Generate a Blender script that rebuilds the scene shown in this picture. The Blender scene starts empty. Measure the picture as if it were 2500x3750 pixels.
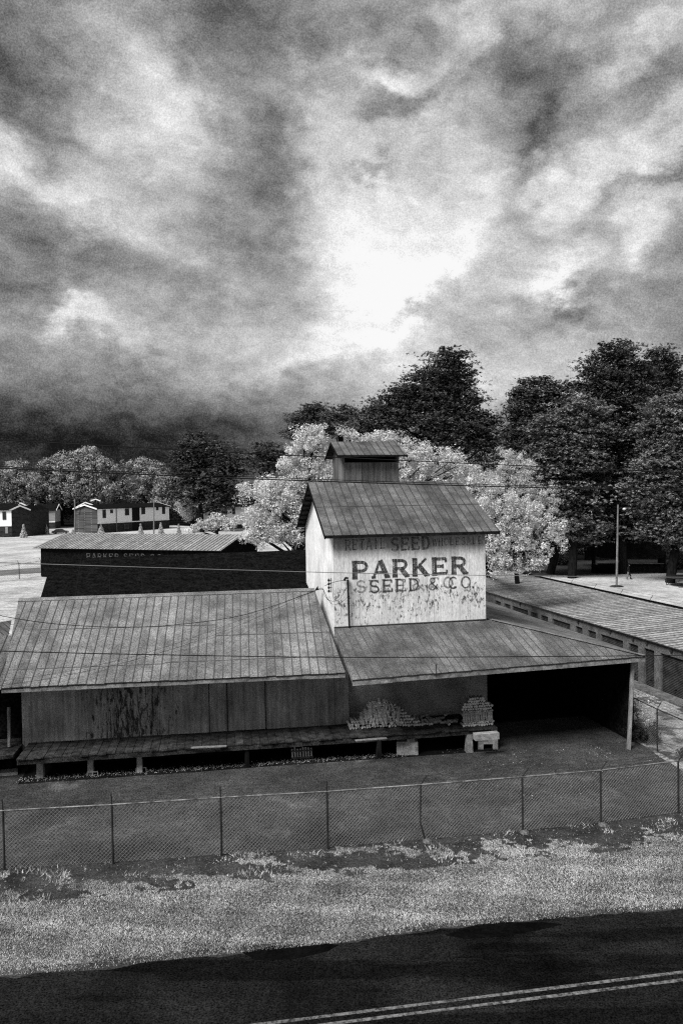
import bpy, math, random
import numpy as np
from mathutils import Vector, Matrix, noise as mnoise

# ------------------------------------------------------------------ camera
sc = bpy.context.scene
col = sc.collection
RND = random.Random(7)
NR = np.random.default_rng(11)
F, CX, CY, CAMH = 2800.0, 1250.0, 1875.0, 11.0
_p, _r = math.radians(1.47), math.radians(0.87)
_fw = Vector((0, math.cos(_p), -math.sin(_p)))
_u0 = Vector((0, math.sin(_p), math.cos(_p)))
_r0 = Vector((1, 0, 0))
_ri = math.cos(_r) * _r0 - math.sin(_r) * _u0
_up = math.sin(_r) * _r0 + math.cos(_r) * _u0
cam = bpy.data.cameras.new('camera')
camo = bpy.data.objects.new('camera', cam)
col.objects.link(camo)
camo.matrix_world = Matrix(((_ri.x, _up.x, -_fw.x, 0), (_ri.y, _up.y, -_fw.y, 0), (_ri.z, _up.z, -_fw.z, CAMH), (0, 0, 0, 1)))
cam.sensor_fit = 'VERTICAL'; cam.sensor_height = 36; cam.sensor_width = 24
cam.lens = F / 3750 * 36
cam.clip_start = 0.1; cam.clip_end = 5000
sc.camera = camo


def ray(px, py):
    return _fw + _ri * ((px - CX) / F) + _up * ((CY - py) / F)


def P(px, py, z=0.0):
    """survey point: where the sight line meets the level z"""
    v = ray(px, py); t = (z - CAMH) / v.z
    return Vector((v.x * t, v.y * t, z))


def at(px, py, d):
    """survey point at ground distance d"""
    v = ray(px, py); t = d / v.y
    return Vector((v.x * t, d, CAMH + v.z * t))


# ------------------------------------------------------------------ light
EXPO = 0.45
SUN_TO = Vector((-0.46, -0.50, 0.82)).normalized()
sun_l = bpy.data.lights.new('sun', 'SUN'); sun_l.energy = 3.8; sun_l.angle = math.radians(24); sun_l.color = (1, .995, .985)
sun_o = bpy.data.objects.new('sun', sun_l); col.objects.link(sun_o)
sun_o.rotation_euler = SUN_TO.to_track_quat('Z', 'Y').to_euler()
sun_o.location = (-30, -20, 40)
sc.view_settings.view_transform = 'Standard'; sc.view_settings.look = 'None'
sc.view_settings.exposure = EXPO; sc.view_settings.gamma = 1
sc.cycles.use_denoising = False
sc.cycles.max_bounces = 5; sc.cycles.transparent_max_bounces = 12
sc.cycles.filter_width = 1.2


class NT:
    """small node-tree builder"""
    def __init__(s, tree):
        s.t = tree; s.n = tree.nodes; s.l = tree.links

    def new(s, typ, **kw):
        n = s.n.new(typ)
        for k, v in kw.items():
            setattr(n, k, v)
        return n

    def put(s, sock, v):
        if v is None:
            return
        if isinstance(v, bpy.types.NodeSocket):
            s.l.new(v, sock)
        else:
            sock.default_value = v

    def m(s, op, a, b=None, c=None, clamp=False):
        n = s.new('ShaderNodeMath', operation=op, use_clamp=clamp)
        s.put(n.inputs[0], a); s.put(n.inputs[1], b)
        if c is not None:
            s.put(n.inputs[2], c)
        return n.outputs[0]

    def v(s, op, a, b=None, out=0):
        n = s.new('ShaderNodeVectorMath', operation=op)
        s.put(n.inputs[0], a)
        if b is not None:
            s.put(n.inputs[3 if op == 'SCALE' else 1], b)
        return n.outputs[out]

    def noise(s, vec, scale, detail=2.0, rough=.5, dist=0.0, out=0):
        n = s.new('ShaderNodeTexNoise')
        s.put(n.inputs['Vector'], vec)
        n.inputs['Scale'].default_value = scale; n.inputs['Detail'].default_value = detail
        n.inputs['Roughness'].default_value = rough; n.inputs['Distortion'].default_value = dist
        return n.outputs[out]

    def ramp(s, fac, a, b, lo=0.0, hi=1.0):
        n = s.new('ShaderNodeMapRange'); n.clamp = True
        s.put(n.inputs[0], fac)
        for i, q in enumerate((a, b, lo, hi)):
            s.put(n.inputs[i + 1], q)
        return n.outputs[0]

    def scaled(s, vec, xyz):
        n = s.new('ShaderNodeVectorMath', operation='MULTIPLY')
        s.put(n.inputs[0], vec); n.inputs[1].default_value = xyz
        return n.outputs[0]


# sky: broken storm cloud, bright opening over the trees
world = bpy.data.worlds.new('World'); sc.world = world; world.use_nodes = True
W = NT(world.node_tree)
for n_ in list(W.n):
    W.n.remove(n_)
wo = W.new('ShaderNodeOutputWorld'); bg = W.new('ShaderNodeBackground'); W.l.new(bg.outputs[0], wo.inputs[0])
tc = W.new('ShaderNodeTexCoord'); D = W.v('NORMALIZE', tc.outputs['Generated'])
sky = W.new('ShaderNodeTexSky'); sky.sky_type = 'NISHITA'; sky.sun_disc = False
sky.sun_elevation = math.asin(SUN_TO.z); sky.sun_rotation = math.atan2(SUN_TO.x, SUN_TO.y)
bw = W.new('ShaderNodeRGBToBW'); W.l.new(sky.outputs[0], bw.inputs[0])
sepd = W.new('ShaderNodeSeparateXYZ'); W.l.new(D, sepd.inputs[0])
zc = W.m('MAXIMUM', sepd.outputs[2], 0.0)
# cloud-deck coordinates: foreshorten towards the horizon
den = W.m('ADD', zc, 0.30)
dk = W.new('ShaderNodeCombineXYZ')
W.l.new(W.m('DIVIDE', sepd.outputs[0], den), dk.inputs[0]); W.l.new(W.m('DIVIDE', sepd.outputs[1], den), dk.inputs[1])
deck = dk.outputs[0]
wn = W.noise(D, 5.5, 4, .6, 0, 1)
warp = W.v('SCALE', W.v('SUBTRACT', wn, (.5, .5, .5)), 0.13)
wn2 = W.noise(W.scaled(D, (1, 1, 1.5)), 16, 7, .68, 0, 1)
warp2 = W.v('SCALE', W.v('SUBTRACT', wn2, (.5, .5, .5)), 0.10)
DW = W.v('ADD', W.v('ADD', D, warp), warp2)
blobs = [  # px, py, half-widths, tilt deg (image, clockwise), gain
    (1360, 1060, 150, 180, 0, .22), (1520, 930, 320, 130, -20, .10), (1500, 640, 380, 230, 25, .12),
    (1200, 800, 150, 240, 10, .14), (1600, 985, 190, 50, -25, .18), (1250, 1210, 260, 60, -12, .16),
    (2000, 1010, 110, 55, -25, .34), (2330, 860, 50, 100, 20, .24), (2180, 650, 330, 80, -25, .22),
    (1440, 262, 120, 40, 10, .26), (1660, 250, 60, 150, 10, .18), (1170, 400, 100, 60, 20, .18),
    (2380, 150, 240, 60, -40, .22), (1800, 60, 260, 60, -15, .18), (540, 230, 80, 190, -30, .20),
    (230, 420, 170, 200, 30, .14), (300, 720, 420, 55, 30, .18), (640, 560, 150, 140, 35, .18),
    (270, 1190, 120, 38, 0, .22), (450, 1240, 180, 40, 10, .14), (1100, 1320, 520, 45, -15, .10),
    (1850, 1330, 500, 120, -10, .12), (2250, 480, 200, 300, 10, .08), (700, 1150, 450, 60, 15, .05), (1500, 1450, 600, 90, -8, .08),
    (920, 400, 170, 330, -12, -.11), (1000, 620, 60, 150, -15, -.13), (80, 330, 130, 100, 30, -.28),
    (60, 60, 180, 120, 0, -.14), (1080, 90, 380, 110, 0, -.13), (1500, 370, 210, 45, -10, -.26),
    (1600, 180, 70, 55, 0, -.18), (1960, 600, 50, 150, 12, -.27), (2020, 420, 230, 110, 20, -.15),
    (1920, 120, 100, 110, 0, -.15), (2360, 300, 150, 80, 0, -.18), (2440, 620, 130, 26, -25, -.24),
    (1350, 640, 90, 18, 5, -.18), (60, 960, 200, 150, 0, -.14), (620, 980, 420, 110, 15, -.05),
    (1450, 1135, 110, 26, -10, -.22), (2030, 1085, 70, 50, -20, -.26), (1900, 850, 200, 50, -15, -.12),
    (-100, 1655, 1150, 135, 2, -.43), (900, 1560, 500, 60, -4, -.10), (200, 1480, 800, 90, 4, -.10), (2450, 1150, 260, 130, 0, -.10),
    (1050, 1400, 380, 40, -22, -.07), (2430, 60, 160, 70, 0, -.10), (820, 760, 130, 200, -10, -.06)]
acc = None
for (px, py, sx, sy, tilt, gain) in blobs:
    c = ray(px, py).normalized()
    e1 = (_ri - c * _ri.dot(c)).normalized(); e2 = c.cross(e1)
    a = math.radians(tilt)
    if e2.dot(_up) > 0:
        e2 = -e2
    f1 = e1 * math.cos(a) + e2 * math.sin(a); f2 = -e1 * math.sin(a) + e2 * math.cos(a)
    rel = W.v('SUBTRACT', W.v('ADD', D, W.v('SCALE', warp2, .5)) if (py > 1450 and gain < 0) else DW, tuple(c))
    A = W.v('DOT_PRODUCT', rel, tuple(f1 * (F / sx)), out=1)
    B = W.v('DOT_PRODUCT', rel, tuple(f2 * (F / sy)), out=1)
    C_ = W.v('DOT_PRODUCT', rel, tuple(c * 2.0), out=1)
    q = W.m('ADD', W.m('ADD', W.m('MULTIPLY', A, A), W.m('MULTIPLY', B, B)), W.m('MULTIPLY', C_, C_))
    g = W.m('MULTIPLY', W.m('EXPONENT', W.m('MULTIPLY', q, -.62)), gain)
    acc = g if acc is None else W.m('ADD', acc, g)
n1 = W.noise(deck, 1.6, 6, .58, .3)
n2 = W.noise(D, 9, 9, .68, .3)
n3 = W.noise(W.scaled(D, (1, 1, 2.6)), 5, 6, .6, .4)
n4 = W.noise(W.scaled(D, (1, 1, 1.6)), 28, 5, .62, .5)
grain = W.noise(D, 620, 1, .6)
n5 = W.noise(W.v('ADD', deck, W.v('SCALE', W.v('SUBTRACT', W.noise(deck, 2.2, 3, .5, 0, 1), (.5, .5, .5)), .55)), 5.0, 10, .66, .2)
rot = W.new('ShaderNodeVectorRotate'); W.l.new(D, rot.inputs[0]); rot.inputs['Axis'].default_value = (0, 1, 0); rot.inputs['Angle'].default_value = math.radians(-22)
n6 = W.noise(W.scaled(rot.outputs[0], (1.0, 1.0, 4.2)), 9, 9, .66, .25)
val = W.m('ADD', acc, .615)
for nz, gn in ((n1, .10), (n2, .26), (n3, .16), (n4, .30), (n5, .28), (n6, .22), (grain, .30)):
    val = W.m('ADD', val, W.m('MULTIPLY', W.m('SUBTRACT', nz, .5), gn))
val = W.m('ADD', W.m('MULTIPLY', W.m('SUBTRACT', val, .55), 1.08), .55)
val = W.m('MINIMUM', W.m('MAXIMUM', val, .09), .97)
lin = W.m('POWER', val, 2.2)
tot = W.m('ADD', W.m('MULTIPLY', lin, .74), W.m('MULTIPLY', bw.outputs[0], .0006))
cmb = W.new('ShaderNodeCombineColor')
for i in range(3):
    W.l.new(tot, cmb.inputs[i])
W.l.new(cmb.outputs[0], bg.inputs[0]); bg.inputs[1].default_value = 1.0
world.cycles.sampling_method = 'MANUAL'; world.cycles.sample_map_resolution = 512


# ------------------------------------------------------------------ helpers
def tag(o, label=None, cat=None, group=None, kind=None):
    if label: o['label'] = label
    if cat: o['category'] = cat
    if group: o['group'] = group
    if kind: o['kind'] = kind
    return o


def thing(name, loc, label, cat, group=None, rotz=0):
    o = bpy.data.objects.new(name, None); col.objects.link(o)
    o.empty_display_size = .3
    o.location = loc; o.rotation_euler = (0, 0, rotz)
    return tag(o, label, cat, group)


def origin_of(o):
    v = Vector((0, 0, 0))
    while o is not None:
        v += Vector(o.location); o = o.parent
    return v


class MB:
    def __init__(s):
        s.v = []; s.f = []; s.mi = []; s.tn = []; s.tone = .5; s.mat = 0

    def face(s, pts, mi=None, tone=None):
        i = len(s.v); s.v += [tuple(p) for p in pts]; s.f.append(tuple(range(i, i + len(pts))))
        s.mi.append(s.mat if mi is None else mi); s.tn.append(s.tone if tone is None else tone)

    def faces(s, V, Fs):
        i = len(s.v); s.v += [tuple(p) for p in V]
        for f in Fs:
            s.f.append(tuple(i + k for k in f)); s.mi.append(s.mat); s.tn.append(s.tone)
        return s

    def hexa(s, b, t):
        """bottom quad b, top quad t (counter-clockwise seen from above)"""
        return s.faces(list(b) + list(t), [(3, 2, 1, 0), (4, 5, 6, 7), (0, 1, 5, 4), (1, 2, 6, 5), (2, 3, 7, 6), (3, 0, 4, 7)])

    def box(s, c, ax, ay, az, hx, hy, hz):
        c = Vector(c); ax = Vector(ax).normalized() * hx; ay = Vector(ay).normalized() * hy; az = Vector(az).normalized() * hz
        b = [c - ax - ay - az, c + ax - ay - az, c + ax + ay - az, c - ax + ay - az]
        t = [q + az * 2 for q in b]
        return s.hexa(b, t)

    def beam(s, p, q, w, h, up=(0, 0, 1)):
        p = Vector(p); q = Vector(q); d = (q - p)
        L = d.length; d.normalize(); side = d.cross(Vector(up))
        if side.length < 1e-4: side = d.cross(Vector((1, 0, 0)))
        side.normalize(); u = side.cross(d)
        return s.box((p + q) / 2, d, side, u, L / 2, w / 2, h / 2)

    def tube(s, pts, r, seg=6, caps=True):
        pts = [Vector(p) for p in pts]; n = len(pts)
        if not hasattr(r, '__len__'): r = [r] * n
        ref = Vector((0, 0, 1))
        d0 = (pts[-1] - pts[0]).normalized()
        if abs(d0.z) > .9: ref = Vector((1, 0, 0))
        V = []
        for i, p in enumerate(pts):
            d = (pts[min(i + 1, n - 1)] - pts[max(i - 1, 0)]).normalized()
            a = d.cross(ref).normalized(); b = a.cross(d)
            for k in range(seg):
                t = 2 * math.pi * k / seg
                V.append(p + (a * math.cos(t) + b * math.sin(t)) * r[i])
        Fs = []
        for i in range(n - 1):
            for k in range(seg):
                k2 = (k + 1) % seg
                Fs.append((i * seg + k, i * seg + k2, (i + 1) * seg + k2, (i + 1) * seg + k))
        if caps:
            Fs.append(tuple(range(seg - 1, -1, -1))); Fs.append(tuple((n - 1) * seg + k for k in range(seg)))
        return s.faces(V, Fs)

    def build(s, name, mats, parent=None, smooth=False):
        if not isinstance(mats, (list, tuple)): mats = [mats]
        V = np.array(s.v, dtype=np.float64)
        if parent is not None:
            org = np.array(origin_of(parent))
            ploc = Vector((0, 0, 0))
            if parent.type == 'EMPTY' and abs(parent.rotation_euler.z) > 1e-6: org = np.zeros(3)
        else:
            org = np.array([(V[:, 0].min() + V[:, 0].max()) / 2, (V[:, 1].min() + V[:, 1].max()) / 2, V[:, 2].min()])
            ploc = Vector(org)
        me = bpy.data.meshes.new(name)
        me.from_pydata([tuple(p) for p in (V - org)], [], s.f)
        for m_ in mats: me.materials.append(m_)
        me.polygons.foreach_set('material_index', s.mi)
        at_ = me.attributes.new('tone', 'FLOAT', 'FACE'); at_.data.foreach_set('value', s.tn)
        if smooth: me.polygons.foreach_set('use_smooth', [True] * len(s.f))
        me.update()
        o = bpy.data.objects.new(name, me); col.objects.link(o)
        o.location = ploc
        if parent is not None: o.parent = parent
        return o


def npmesh(name, V, n, mat, parent=None, tones=None):
    """V: (faces*n, 3) array, n verts per face"""
    nf = len(V) // n
    org = np.array(origin_of(parent)) if parent is not None else np.array([0., 0, 0])
    me = bpy.data.meshes.new(name)
    me.vertices.add(len(V)); me.vertices.foreach_set('co', (V - org).astype(np.float32).ravel())
    me.loops.add(len(V)); me.loops.foreach_set('vertex_index', np.arange(len(V), dtype=np.int32))
    me.polygons.add(nf); me.polygons.foreach_set('loop_start', np.arange(0, len(V), n, dtype=np.int32))
    me.polygons.foreach_set('loop_total', np.full(nf, n, dtype=np.int32))
    me.materials.append(mat)
    if tones is not None:
        a = me.attributes.new('tone', 'FLOAT', 'FACE'); a.data.foreach_set('value', tones.astype(np.float32))
    me.update(calc_edges=True)
    o = bpy.data.objects.new(name, me); col.objects.link(o)
    if parent is not None: o.parent = parent
    return o


# ------------------------------------------------------------------ materials
def newmat(name):
    m = bpy.data.materials.new(name); m.use_nodes = True
    t = NT(m.node_tree)
    bs = m.node_tree.nodes['Principled BSDF']
    return m, t, bs


def setgrey(t, bs, v):
    c = t.new('ShaderNodeCombineColor')
    for i in range(3): t.put(c.inputs[i], v)
    t.l.new(c.outputs[0], bs.inputs['Base Color'])
    return c.outputs[0]


def grey(name, lo, hi, scale=3.0, detail=5, stretch=(1, 1, 1), grain=.0, gscale=60, rough=.85, spec=.2, tone=0.0, bump=0.0, metal=0, big=None):
    m, t, bs = newmat(name)
    tcn = t.new('ShaderNodeTexCoord'); co = t.scaled(tcn.outputs['Object'], stretch)
    n = t.noise(co, scale, detail, .6)
    v = t.ramp(n, .32, .68, lo, hi)
    if big:
        nb = t.noise(tcn.outputs['Object'], big[0], 3, .55)
        v = t.m('MULTIPLY', v, t.ramp(nb, .35, .65, big[1], big[2]))
    if grain:
        g = t.noise(tcn.outputs['Object'], gscale, 1, .5)
        v = t.m('MULTIPLY', v, t.ramp(g, .3, .7, 1 - grain, 1 + grain))
    if tone:
        a = t.new('ShaderNodeAttribute'); a.attribute_name = 'tone'
        v = t.m('MULTIPLY', v, t.ramp(a.outputs['Fac'], 0, 1, 1 - tone, 1 + tone))
    setgrey(t, bs, v)
    bs.inputs['Roughness'].default_value = rough
    bs.inputs['Specular IOR Level'].default_value = 0.0 if spec <= .2 else spec * .5
    bs.inputs['Metallic'].default_value = metal
    if bump:
        b = t.new('ShaderNodeBump'); b.inputs['Strength'].default_value = bump; b.inputs['Distance'].default_value = .05
        t.l.new(n, b.inputs['Height']); t.l.new(b.outputs[0], bs.inputs['Normal'])
    return m


def foliage(name, base, var=.35, trans=.3):
    m = bpy.data.materials.new(name); m.use_nodes = True
    t = NT(m.node_tree); t.n.clear()
    o = t.new('ShaderNodeOutputMaterial')
    a = t.new('ShaderNodeAttribute'); a.attribute_name = 'tone'
    v = t.ramp(a.outputs['Fac'], 0, 1, base * (1 - var), base * (1 + var))
    c = t.new('ShaderNodeCombineColor')
    for i in range(3): t.l.new(v, c.inputs[i])
    d = t.new('ShaderNodeBsdfDiffuse'); tr = t.new('ShaderNodeBsdfTranslucent'); mx = t.new('ShaderNodeMixShader')
    t.l.new(c.outputs[0], d.inputs[0]); t.l.new(c.outputs[0], tr.inputs[0]); mx.inputs[0].default_value = trans
    t.l.new(d.outputs[0], mx.inputs[1]); t.l.new(tr.outputs[0], mx.inputs[2]); t.l.new(mx.outputs[0], o.inputs[0])
    return m


M = {}
M['metal_roof'] = grey('metal_roof', .10, .20, 1.6, 6, (1, 1, 1), .55, 24, .75, .2, .18, .1, 0, (.45, .8, 1.25))
M['tower_roof'] = grey('tower_roof', .065, .135, 1.6, 6, (1, 1, 1), .5, 26, .8, .2, .3, .1, 0, (.6, .75, 1.3))
M['wing_roof'] = grey('wing_roof', .075, .15, 1.3, 6, (1, 1, 1), .55, 24, .8, .2, .25, .1, 0, (.4, .6, 1.4))
M['seam'] = grey('seam', .035, .07, 6, 3)
M['shed_roof'] = grey('shed_roof', .17, .29, 1.0, 4, (1, 1, 1), .6, 9, .8, .2, .2)
M['fascia'] = grey('fascia', .10, .30, 4, 6, (1, 1, 1), .4, 30, tone=.2)
M['dark_wood'] = grey('dark_wood', .006, .02, 5, 5, (1, 1, .15), .4, 40, .95, .05)
M['black'] = grey('tar_and_shade_black', .003, .010, 2.5, 4, (1, 1, 1), .6, 10, .97, .02)
M['tar_seam'] = grey('tar_seam', .008, .016, 5, 4)
M['weathered'] = grey('weathered_wood', .05, .13, 7, 6, (1, 1, .12), .4, 50, .9, .1, .25)
M['cupola_wood'] = grey('cupola_wood', .07, .17, 9, 6, (1, 1, .08), .5, 40, .9, .1, .3)
M['post_wood'] = grey('post_wood', .10, .26, 8, 6, (1, 1, .1), .4, 40, .9, .1)
M['dock_wood'] = grey('dock_wood', .010, .06, 3, 6, (1, 1, 1), .7, 25, .95, .1, .25)
M['concrete'] = grey('concrete', .16, .36, 5, 6, (1, 1, 1), .4, 40, .9, .2)
M['log_end'] = grey('log_end', .30, .62, 12, 4, (1, 1, 1), .4, 50, .9, .1)
M['bark'] = grey('bark', .12, .32, 10, 4, (1, 1, 1), .4, 40, .95, .05)
M['trunk'] = grey('trunk_bark', .006, .018, 6, 5, (1, 1, .3), .3, 20, .95, .05)
M['wire'] = grey('black_cable', .012, .02, 2, 1, rough=.6)
M['grey_wire'] = grey('grey_cable', .16, .2, 2, 1, rough=.6)
M['fence_metal'] = grey('fence_metal', .018, .035, 3, 2, rough=.6, spec=.3)
M['rail_metal'] = grey('rail_metal', .02, .30, 2.5, 3, (1, 1, 1), .3, 30, .6, .4)
M['mesh_metal'] = grey('mesh_metal', .16, .30, 1, 2, rough=.6, spec=.4)
M['white_paint'] = grey('white_paint', .80, .9, 2, 3, (1, 1, 1), .05, 20, .7, .2)
M['siding'] = grey('white_siding', .80, .92, 1.5, 3, (.3, .3, 4), .08, 6, .7, .2)
M['siding_dim'] = grey('dimmed_siding', .20, .30, 1.5, 3, (.3, .3, 4), .2, 6, .7, .2)  # dimmed copy of the white siding, shade put into its colour
M['house_roof'] = grey('house_shingle', .006, .012, 1, 3, (1, 1, 1), .5, 5, .95, .05)
M['glass'] = grey('window_glass', .015, .03, 1, 1, rough=.2, spec=.5)
M['storage_wall'] = grey('storage_block', .07, .15, 2, 6, (1, 1, 1), .45, 14, .9, .1)
M['shutter_dark'] = grey('roller_shutter', .015, .045, 2, 3, (1, 1, 1), .4, 18, .7, .3, .0)
M['storage_roof'] = grey('storage_roof', .20, .32, 1.0, 4, (1, 1, 1), .5, 7, .7, .3, .25, .1)
M['storage_rib'] = grey('storage_rib', .06, .11, 1.0, 4, (1, 1, 1), .4, 7, .7, .3)
M['roof_rib'] = grey('roof_rib', .06, .11, 3, 4)
M['lamp'] = grey('lamp_housing', .6, .7, 1, 1)
M['pole'] = grey('utility_pole', .10, .24, 6, 4, (1, 1, .2), .4, 12)
M['car'] = grey('car_paint', .03, .05, 1, 1, rough=.25, spec=.6)
M['car_light'] = grey('pale_car_paint', .25, .3, 1, 1, rough=.25, spec=.6)
M['tyre'] = grey('tyre', .01, .015, 1, 1)
M['cloth_dark'] = grey('dark_cloth', .012, .03, 8, 3)
M['cloth_grey'] = grey('grey_cloth', .12, .2, 8, 3)
M['skin'] = grey('skin', .35, .4, 3, 2)
M['mat_black'] = grey('trampoline_mat', .006, .01, 3, 2)
M['road_line'] = grey('road_line_paint', .10, .38, 14, 6, (1, 1, 1), .4, 60, .8, .2)
M['leaf_white'] = foliage('white_leaf', .64, .42, .3)
M['leaf_pale'] = foliage('pale_leaf', .55, .4, .3)
M['leaf_mid'] = foliage('mid_leaf', .26, .9, .2)
M['leaf_dark'] = foliage('pine_needle', .085, .98, .12)
M['leaf_black'] = foliage('dark_leaf', .022, .6, .1)  # near-black leaf: deep shade put into the colour of trees and brush
M['leaf_pine_lit'] = foliage('lit_pine_needle', .17, .97, .15)  # paler copy of the pine needles, sunlight put into its colour
M['blade'] = foliage('grass_blade', .60, .8, .3)
M['weed'] = foliage('weed_leaf', .5, .6, .3)
M['debris'] = foliage('pale_debris', .22, .9, .0)


def tower_mat(name, lo, hi, peel_lo, peel_hi, zbreak, eave_shade):
    """old whitewash on vertical boards, peeling in streaks below zbreak"""
    m, t, bs = newmat(name)
    tcn = t.new('ShaderNodeTexCoord'); geo = t.new('ShaderNodeNewGeometry')
    co = tcn.outputs['Object']
    sp = t.new('ShaderNodeSeparateXYZ'); t.l.new(geo.outputs['Position'], sp.inputs[0])
    st = t.noise(t.scaled(co, (14, 14, .9)), 1.0, 5, .65)
    fine = t.noise(t.scaled(co, (30, 30, 8)), 1.0, 2, .6)
    cloud = t.noise(co, .7, 4, .6)
    v = t.ramp(st, .3, .7, lo, hi)
    v = t.m('MULTIPLY', v, t.ramp(fine, .3, .7, .72, 1.2))
    v = t.m('MULTIPLY', v, t.ramp(cloud, .35, .65, .8, 1.12))
    # eave shade painted into the wall colour, greyer towards the top
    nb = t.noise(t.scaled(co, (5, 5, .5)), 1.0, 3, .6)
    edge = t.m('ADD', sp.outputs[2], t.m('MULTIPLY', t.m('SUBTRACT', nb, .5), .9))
    v = t.m('MULTIPLY', v, t.ramp(edge, 8.1, 8.75, 1.0, eave_shade))
    # peeled streaks
    pn = t.noise(t.scaled(co, (9, 9, 4.2)), 1.0, 8, .78, .3)
    pn2 = t.noise(t.scaled(co, (1.5, 1.5, 1.2)), 1.0, 3, .6)
    depth = t.ramp(edge, zbreak - .25, zbreak + .1, 1.0, 0.0)
    low = t.ramp(edge, 4.9, 5.9, .72, 1.0)
    thr = t.m('ADD', t.m('MULTIPLY', t.m('MULTIPLY', depth, low), peel_lo), peel_hi)
    thr = t.m('ADD', thr, t.m('MULTIPLY', t.m('SUBTRACT', pn2, .5), .34))
    mask = t.ramp(t.m('SUBTRACT', pn, thr), 0.0, .05, 0.0, 1.0)
    v = t.m('ADD', t.m('MULTIPLY', v, t.m('SUBTRACT', 1.0, mask)), t.m('MULTIPLY', mask, .10))
    # board joints
    dt = t.v('DOT_PRODUCT', geo.outputs['Position'], (.977, .205, 0), out=1)
    fr = t.m('FRACT', t.m('MULTIPLY', dt, 1 / .84))
    j = t.ramp(fr, .0, .03, .5, 1.0)
    v = t.m('MULTIPLY', v, j)
    setgrey(t, bs, v); bs.inputs['Roughness'].default_value = .85; bs.inputs['Specular IOR Level'].default_value = .15
    return m


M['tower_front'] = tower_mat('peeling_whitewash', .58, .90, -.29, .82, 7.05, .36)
M['tower_side'] = tower_mat('bright_whitewash', .66, .97, -.10, .70, 7.9, 1.0)


def dock_wall_mat():
    m, t, bs = newmat('stained_dock_wall')
    tcn = t.new('ShaderNodeTexCoord'); co = tcn.outputs['Object']
    n = t.noise(t.scaled(co, (1, 1, .7)), .9, 4, .6)
    g = t.noise(co, 30, 1, .5)
    v = t.ramp(n, .3, .7, .15, .34)
    v = t.m('MULTIPLY', v, t.ramp(g, .3, .7, .6, 1.4))
    bs_ = t.noise(t.scaled(co, (6, 6, .35)), 1.0, 4, .7)
    v = t.m('MULTIPLY', v, t.ramp(bs_, .35, .65, .62, 1.3))
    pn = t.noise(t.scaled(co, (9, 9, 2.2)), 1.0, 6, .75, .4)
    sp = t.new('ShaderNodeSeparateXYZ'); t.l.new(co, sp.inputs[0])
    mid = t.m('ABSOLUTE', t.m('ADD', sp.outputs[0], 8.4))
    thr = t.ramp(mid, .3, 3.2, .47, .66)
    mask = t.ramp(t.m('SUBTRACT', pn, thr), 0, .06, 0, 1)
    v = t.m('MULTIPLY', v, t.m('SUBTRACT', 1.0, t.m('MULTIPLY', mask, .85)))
    setgrey(t, bs, v); bs.inputs['Roughness'].default_value = .95; bs.inputs['Specular IOR Level'].default_value = .05
    return m


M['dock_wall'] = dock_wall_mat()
M['right_wall'] = grey('grey_dock_wall', .13, .26, 1.0, 4, (1, 1, 1), .5, 30)


def brick_mat(name, v1, v2, mort):
    m, t, bs = newmat(name)
    tcn = t.new('ShaderNodeTexCoord'); sp = t.new('ShaderNodeSeparateXYZ'); t.l.new(tcn.outputs['Object'], sp.inputs[0])
    cb = t.new('ShaderNodeCombineXYZ'); t.l.new(t.m('ADD', sp.outputs[0], sp.outputs[1]), cb.inputs[0]); t.l.new(sp.outputs[2], cb.inputs[1])
    b = t.new('ShaderNodeTexBrick'); t.l.new(cb.outputs[0], b.inputs['Vector'])
    b.inputs['Color1'].default_value = (v1,) * 3 + (1,); b.inputs['Color2'].default_value = (v2,) * 3 + (1,); b.inputs['Mortar'].default_value = (mort,) * 3 + (1,)
    b.inputs['Scale'].default_value = 1.0; b.inputs['Brick Width'].default_value = .9; b.inputs['Row Height'].default_value = .35; b.inputs['Mortar Size'].default_value = .03
    t.l.new(b.outputs[0], bs.inputs['Base Color']); bs.inputs['Roughness'].default_value = .95; bs.inputs['Specular IOR Level'].default_value = .05
    return m


M['brick'] = brick_mat('brown_brick', .03, .10, .15)
M['brick_dark'] = brick_mat('dark_brick', .012, .035, .06)


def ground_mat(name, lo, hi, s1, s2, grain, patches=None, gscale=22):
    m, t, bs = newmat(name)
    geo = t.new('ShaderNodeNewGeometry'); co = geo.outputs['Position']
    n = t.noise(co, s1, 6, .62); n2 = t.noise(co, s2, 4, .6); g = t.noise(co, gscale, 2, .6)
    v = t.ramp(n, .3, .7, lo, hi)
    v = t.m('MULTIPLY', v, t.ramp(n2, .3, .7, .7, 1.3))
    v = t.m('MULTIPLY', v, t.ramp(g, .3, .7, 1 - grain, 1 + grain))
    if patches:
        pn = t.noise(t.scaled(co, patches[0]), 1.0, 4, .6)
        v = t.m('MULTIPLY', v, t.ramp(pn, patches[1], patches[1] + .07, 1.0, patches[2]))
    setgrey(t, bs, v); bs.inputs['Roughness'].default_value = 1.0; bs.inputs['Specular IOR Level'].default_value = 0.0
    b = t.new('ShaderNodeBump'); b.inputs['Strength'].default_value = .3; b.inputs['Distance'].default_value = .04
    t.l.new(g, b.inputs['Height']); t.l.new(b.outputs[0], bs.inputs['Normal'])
    return m


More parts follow.
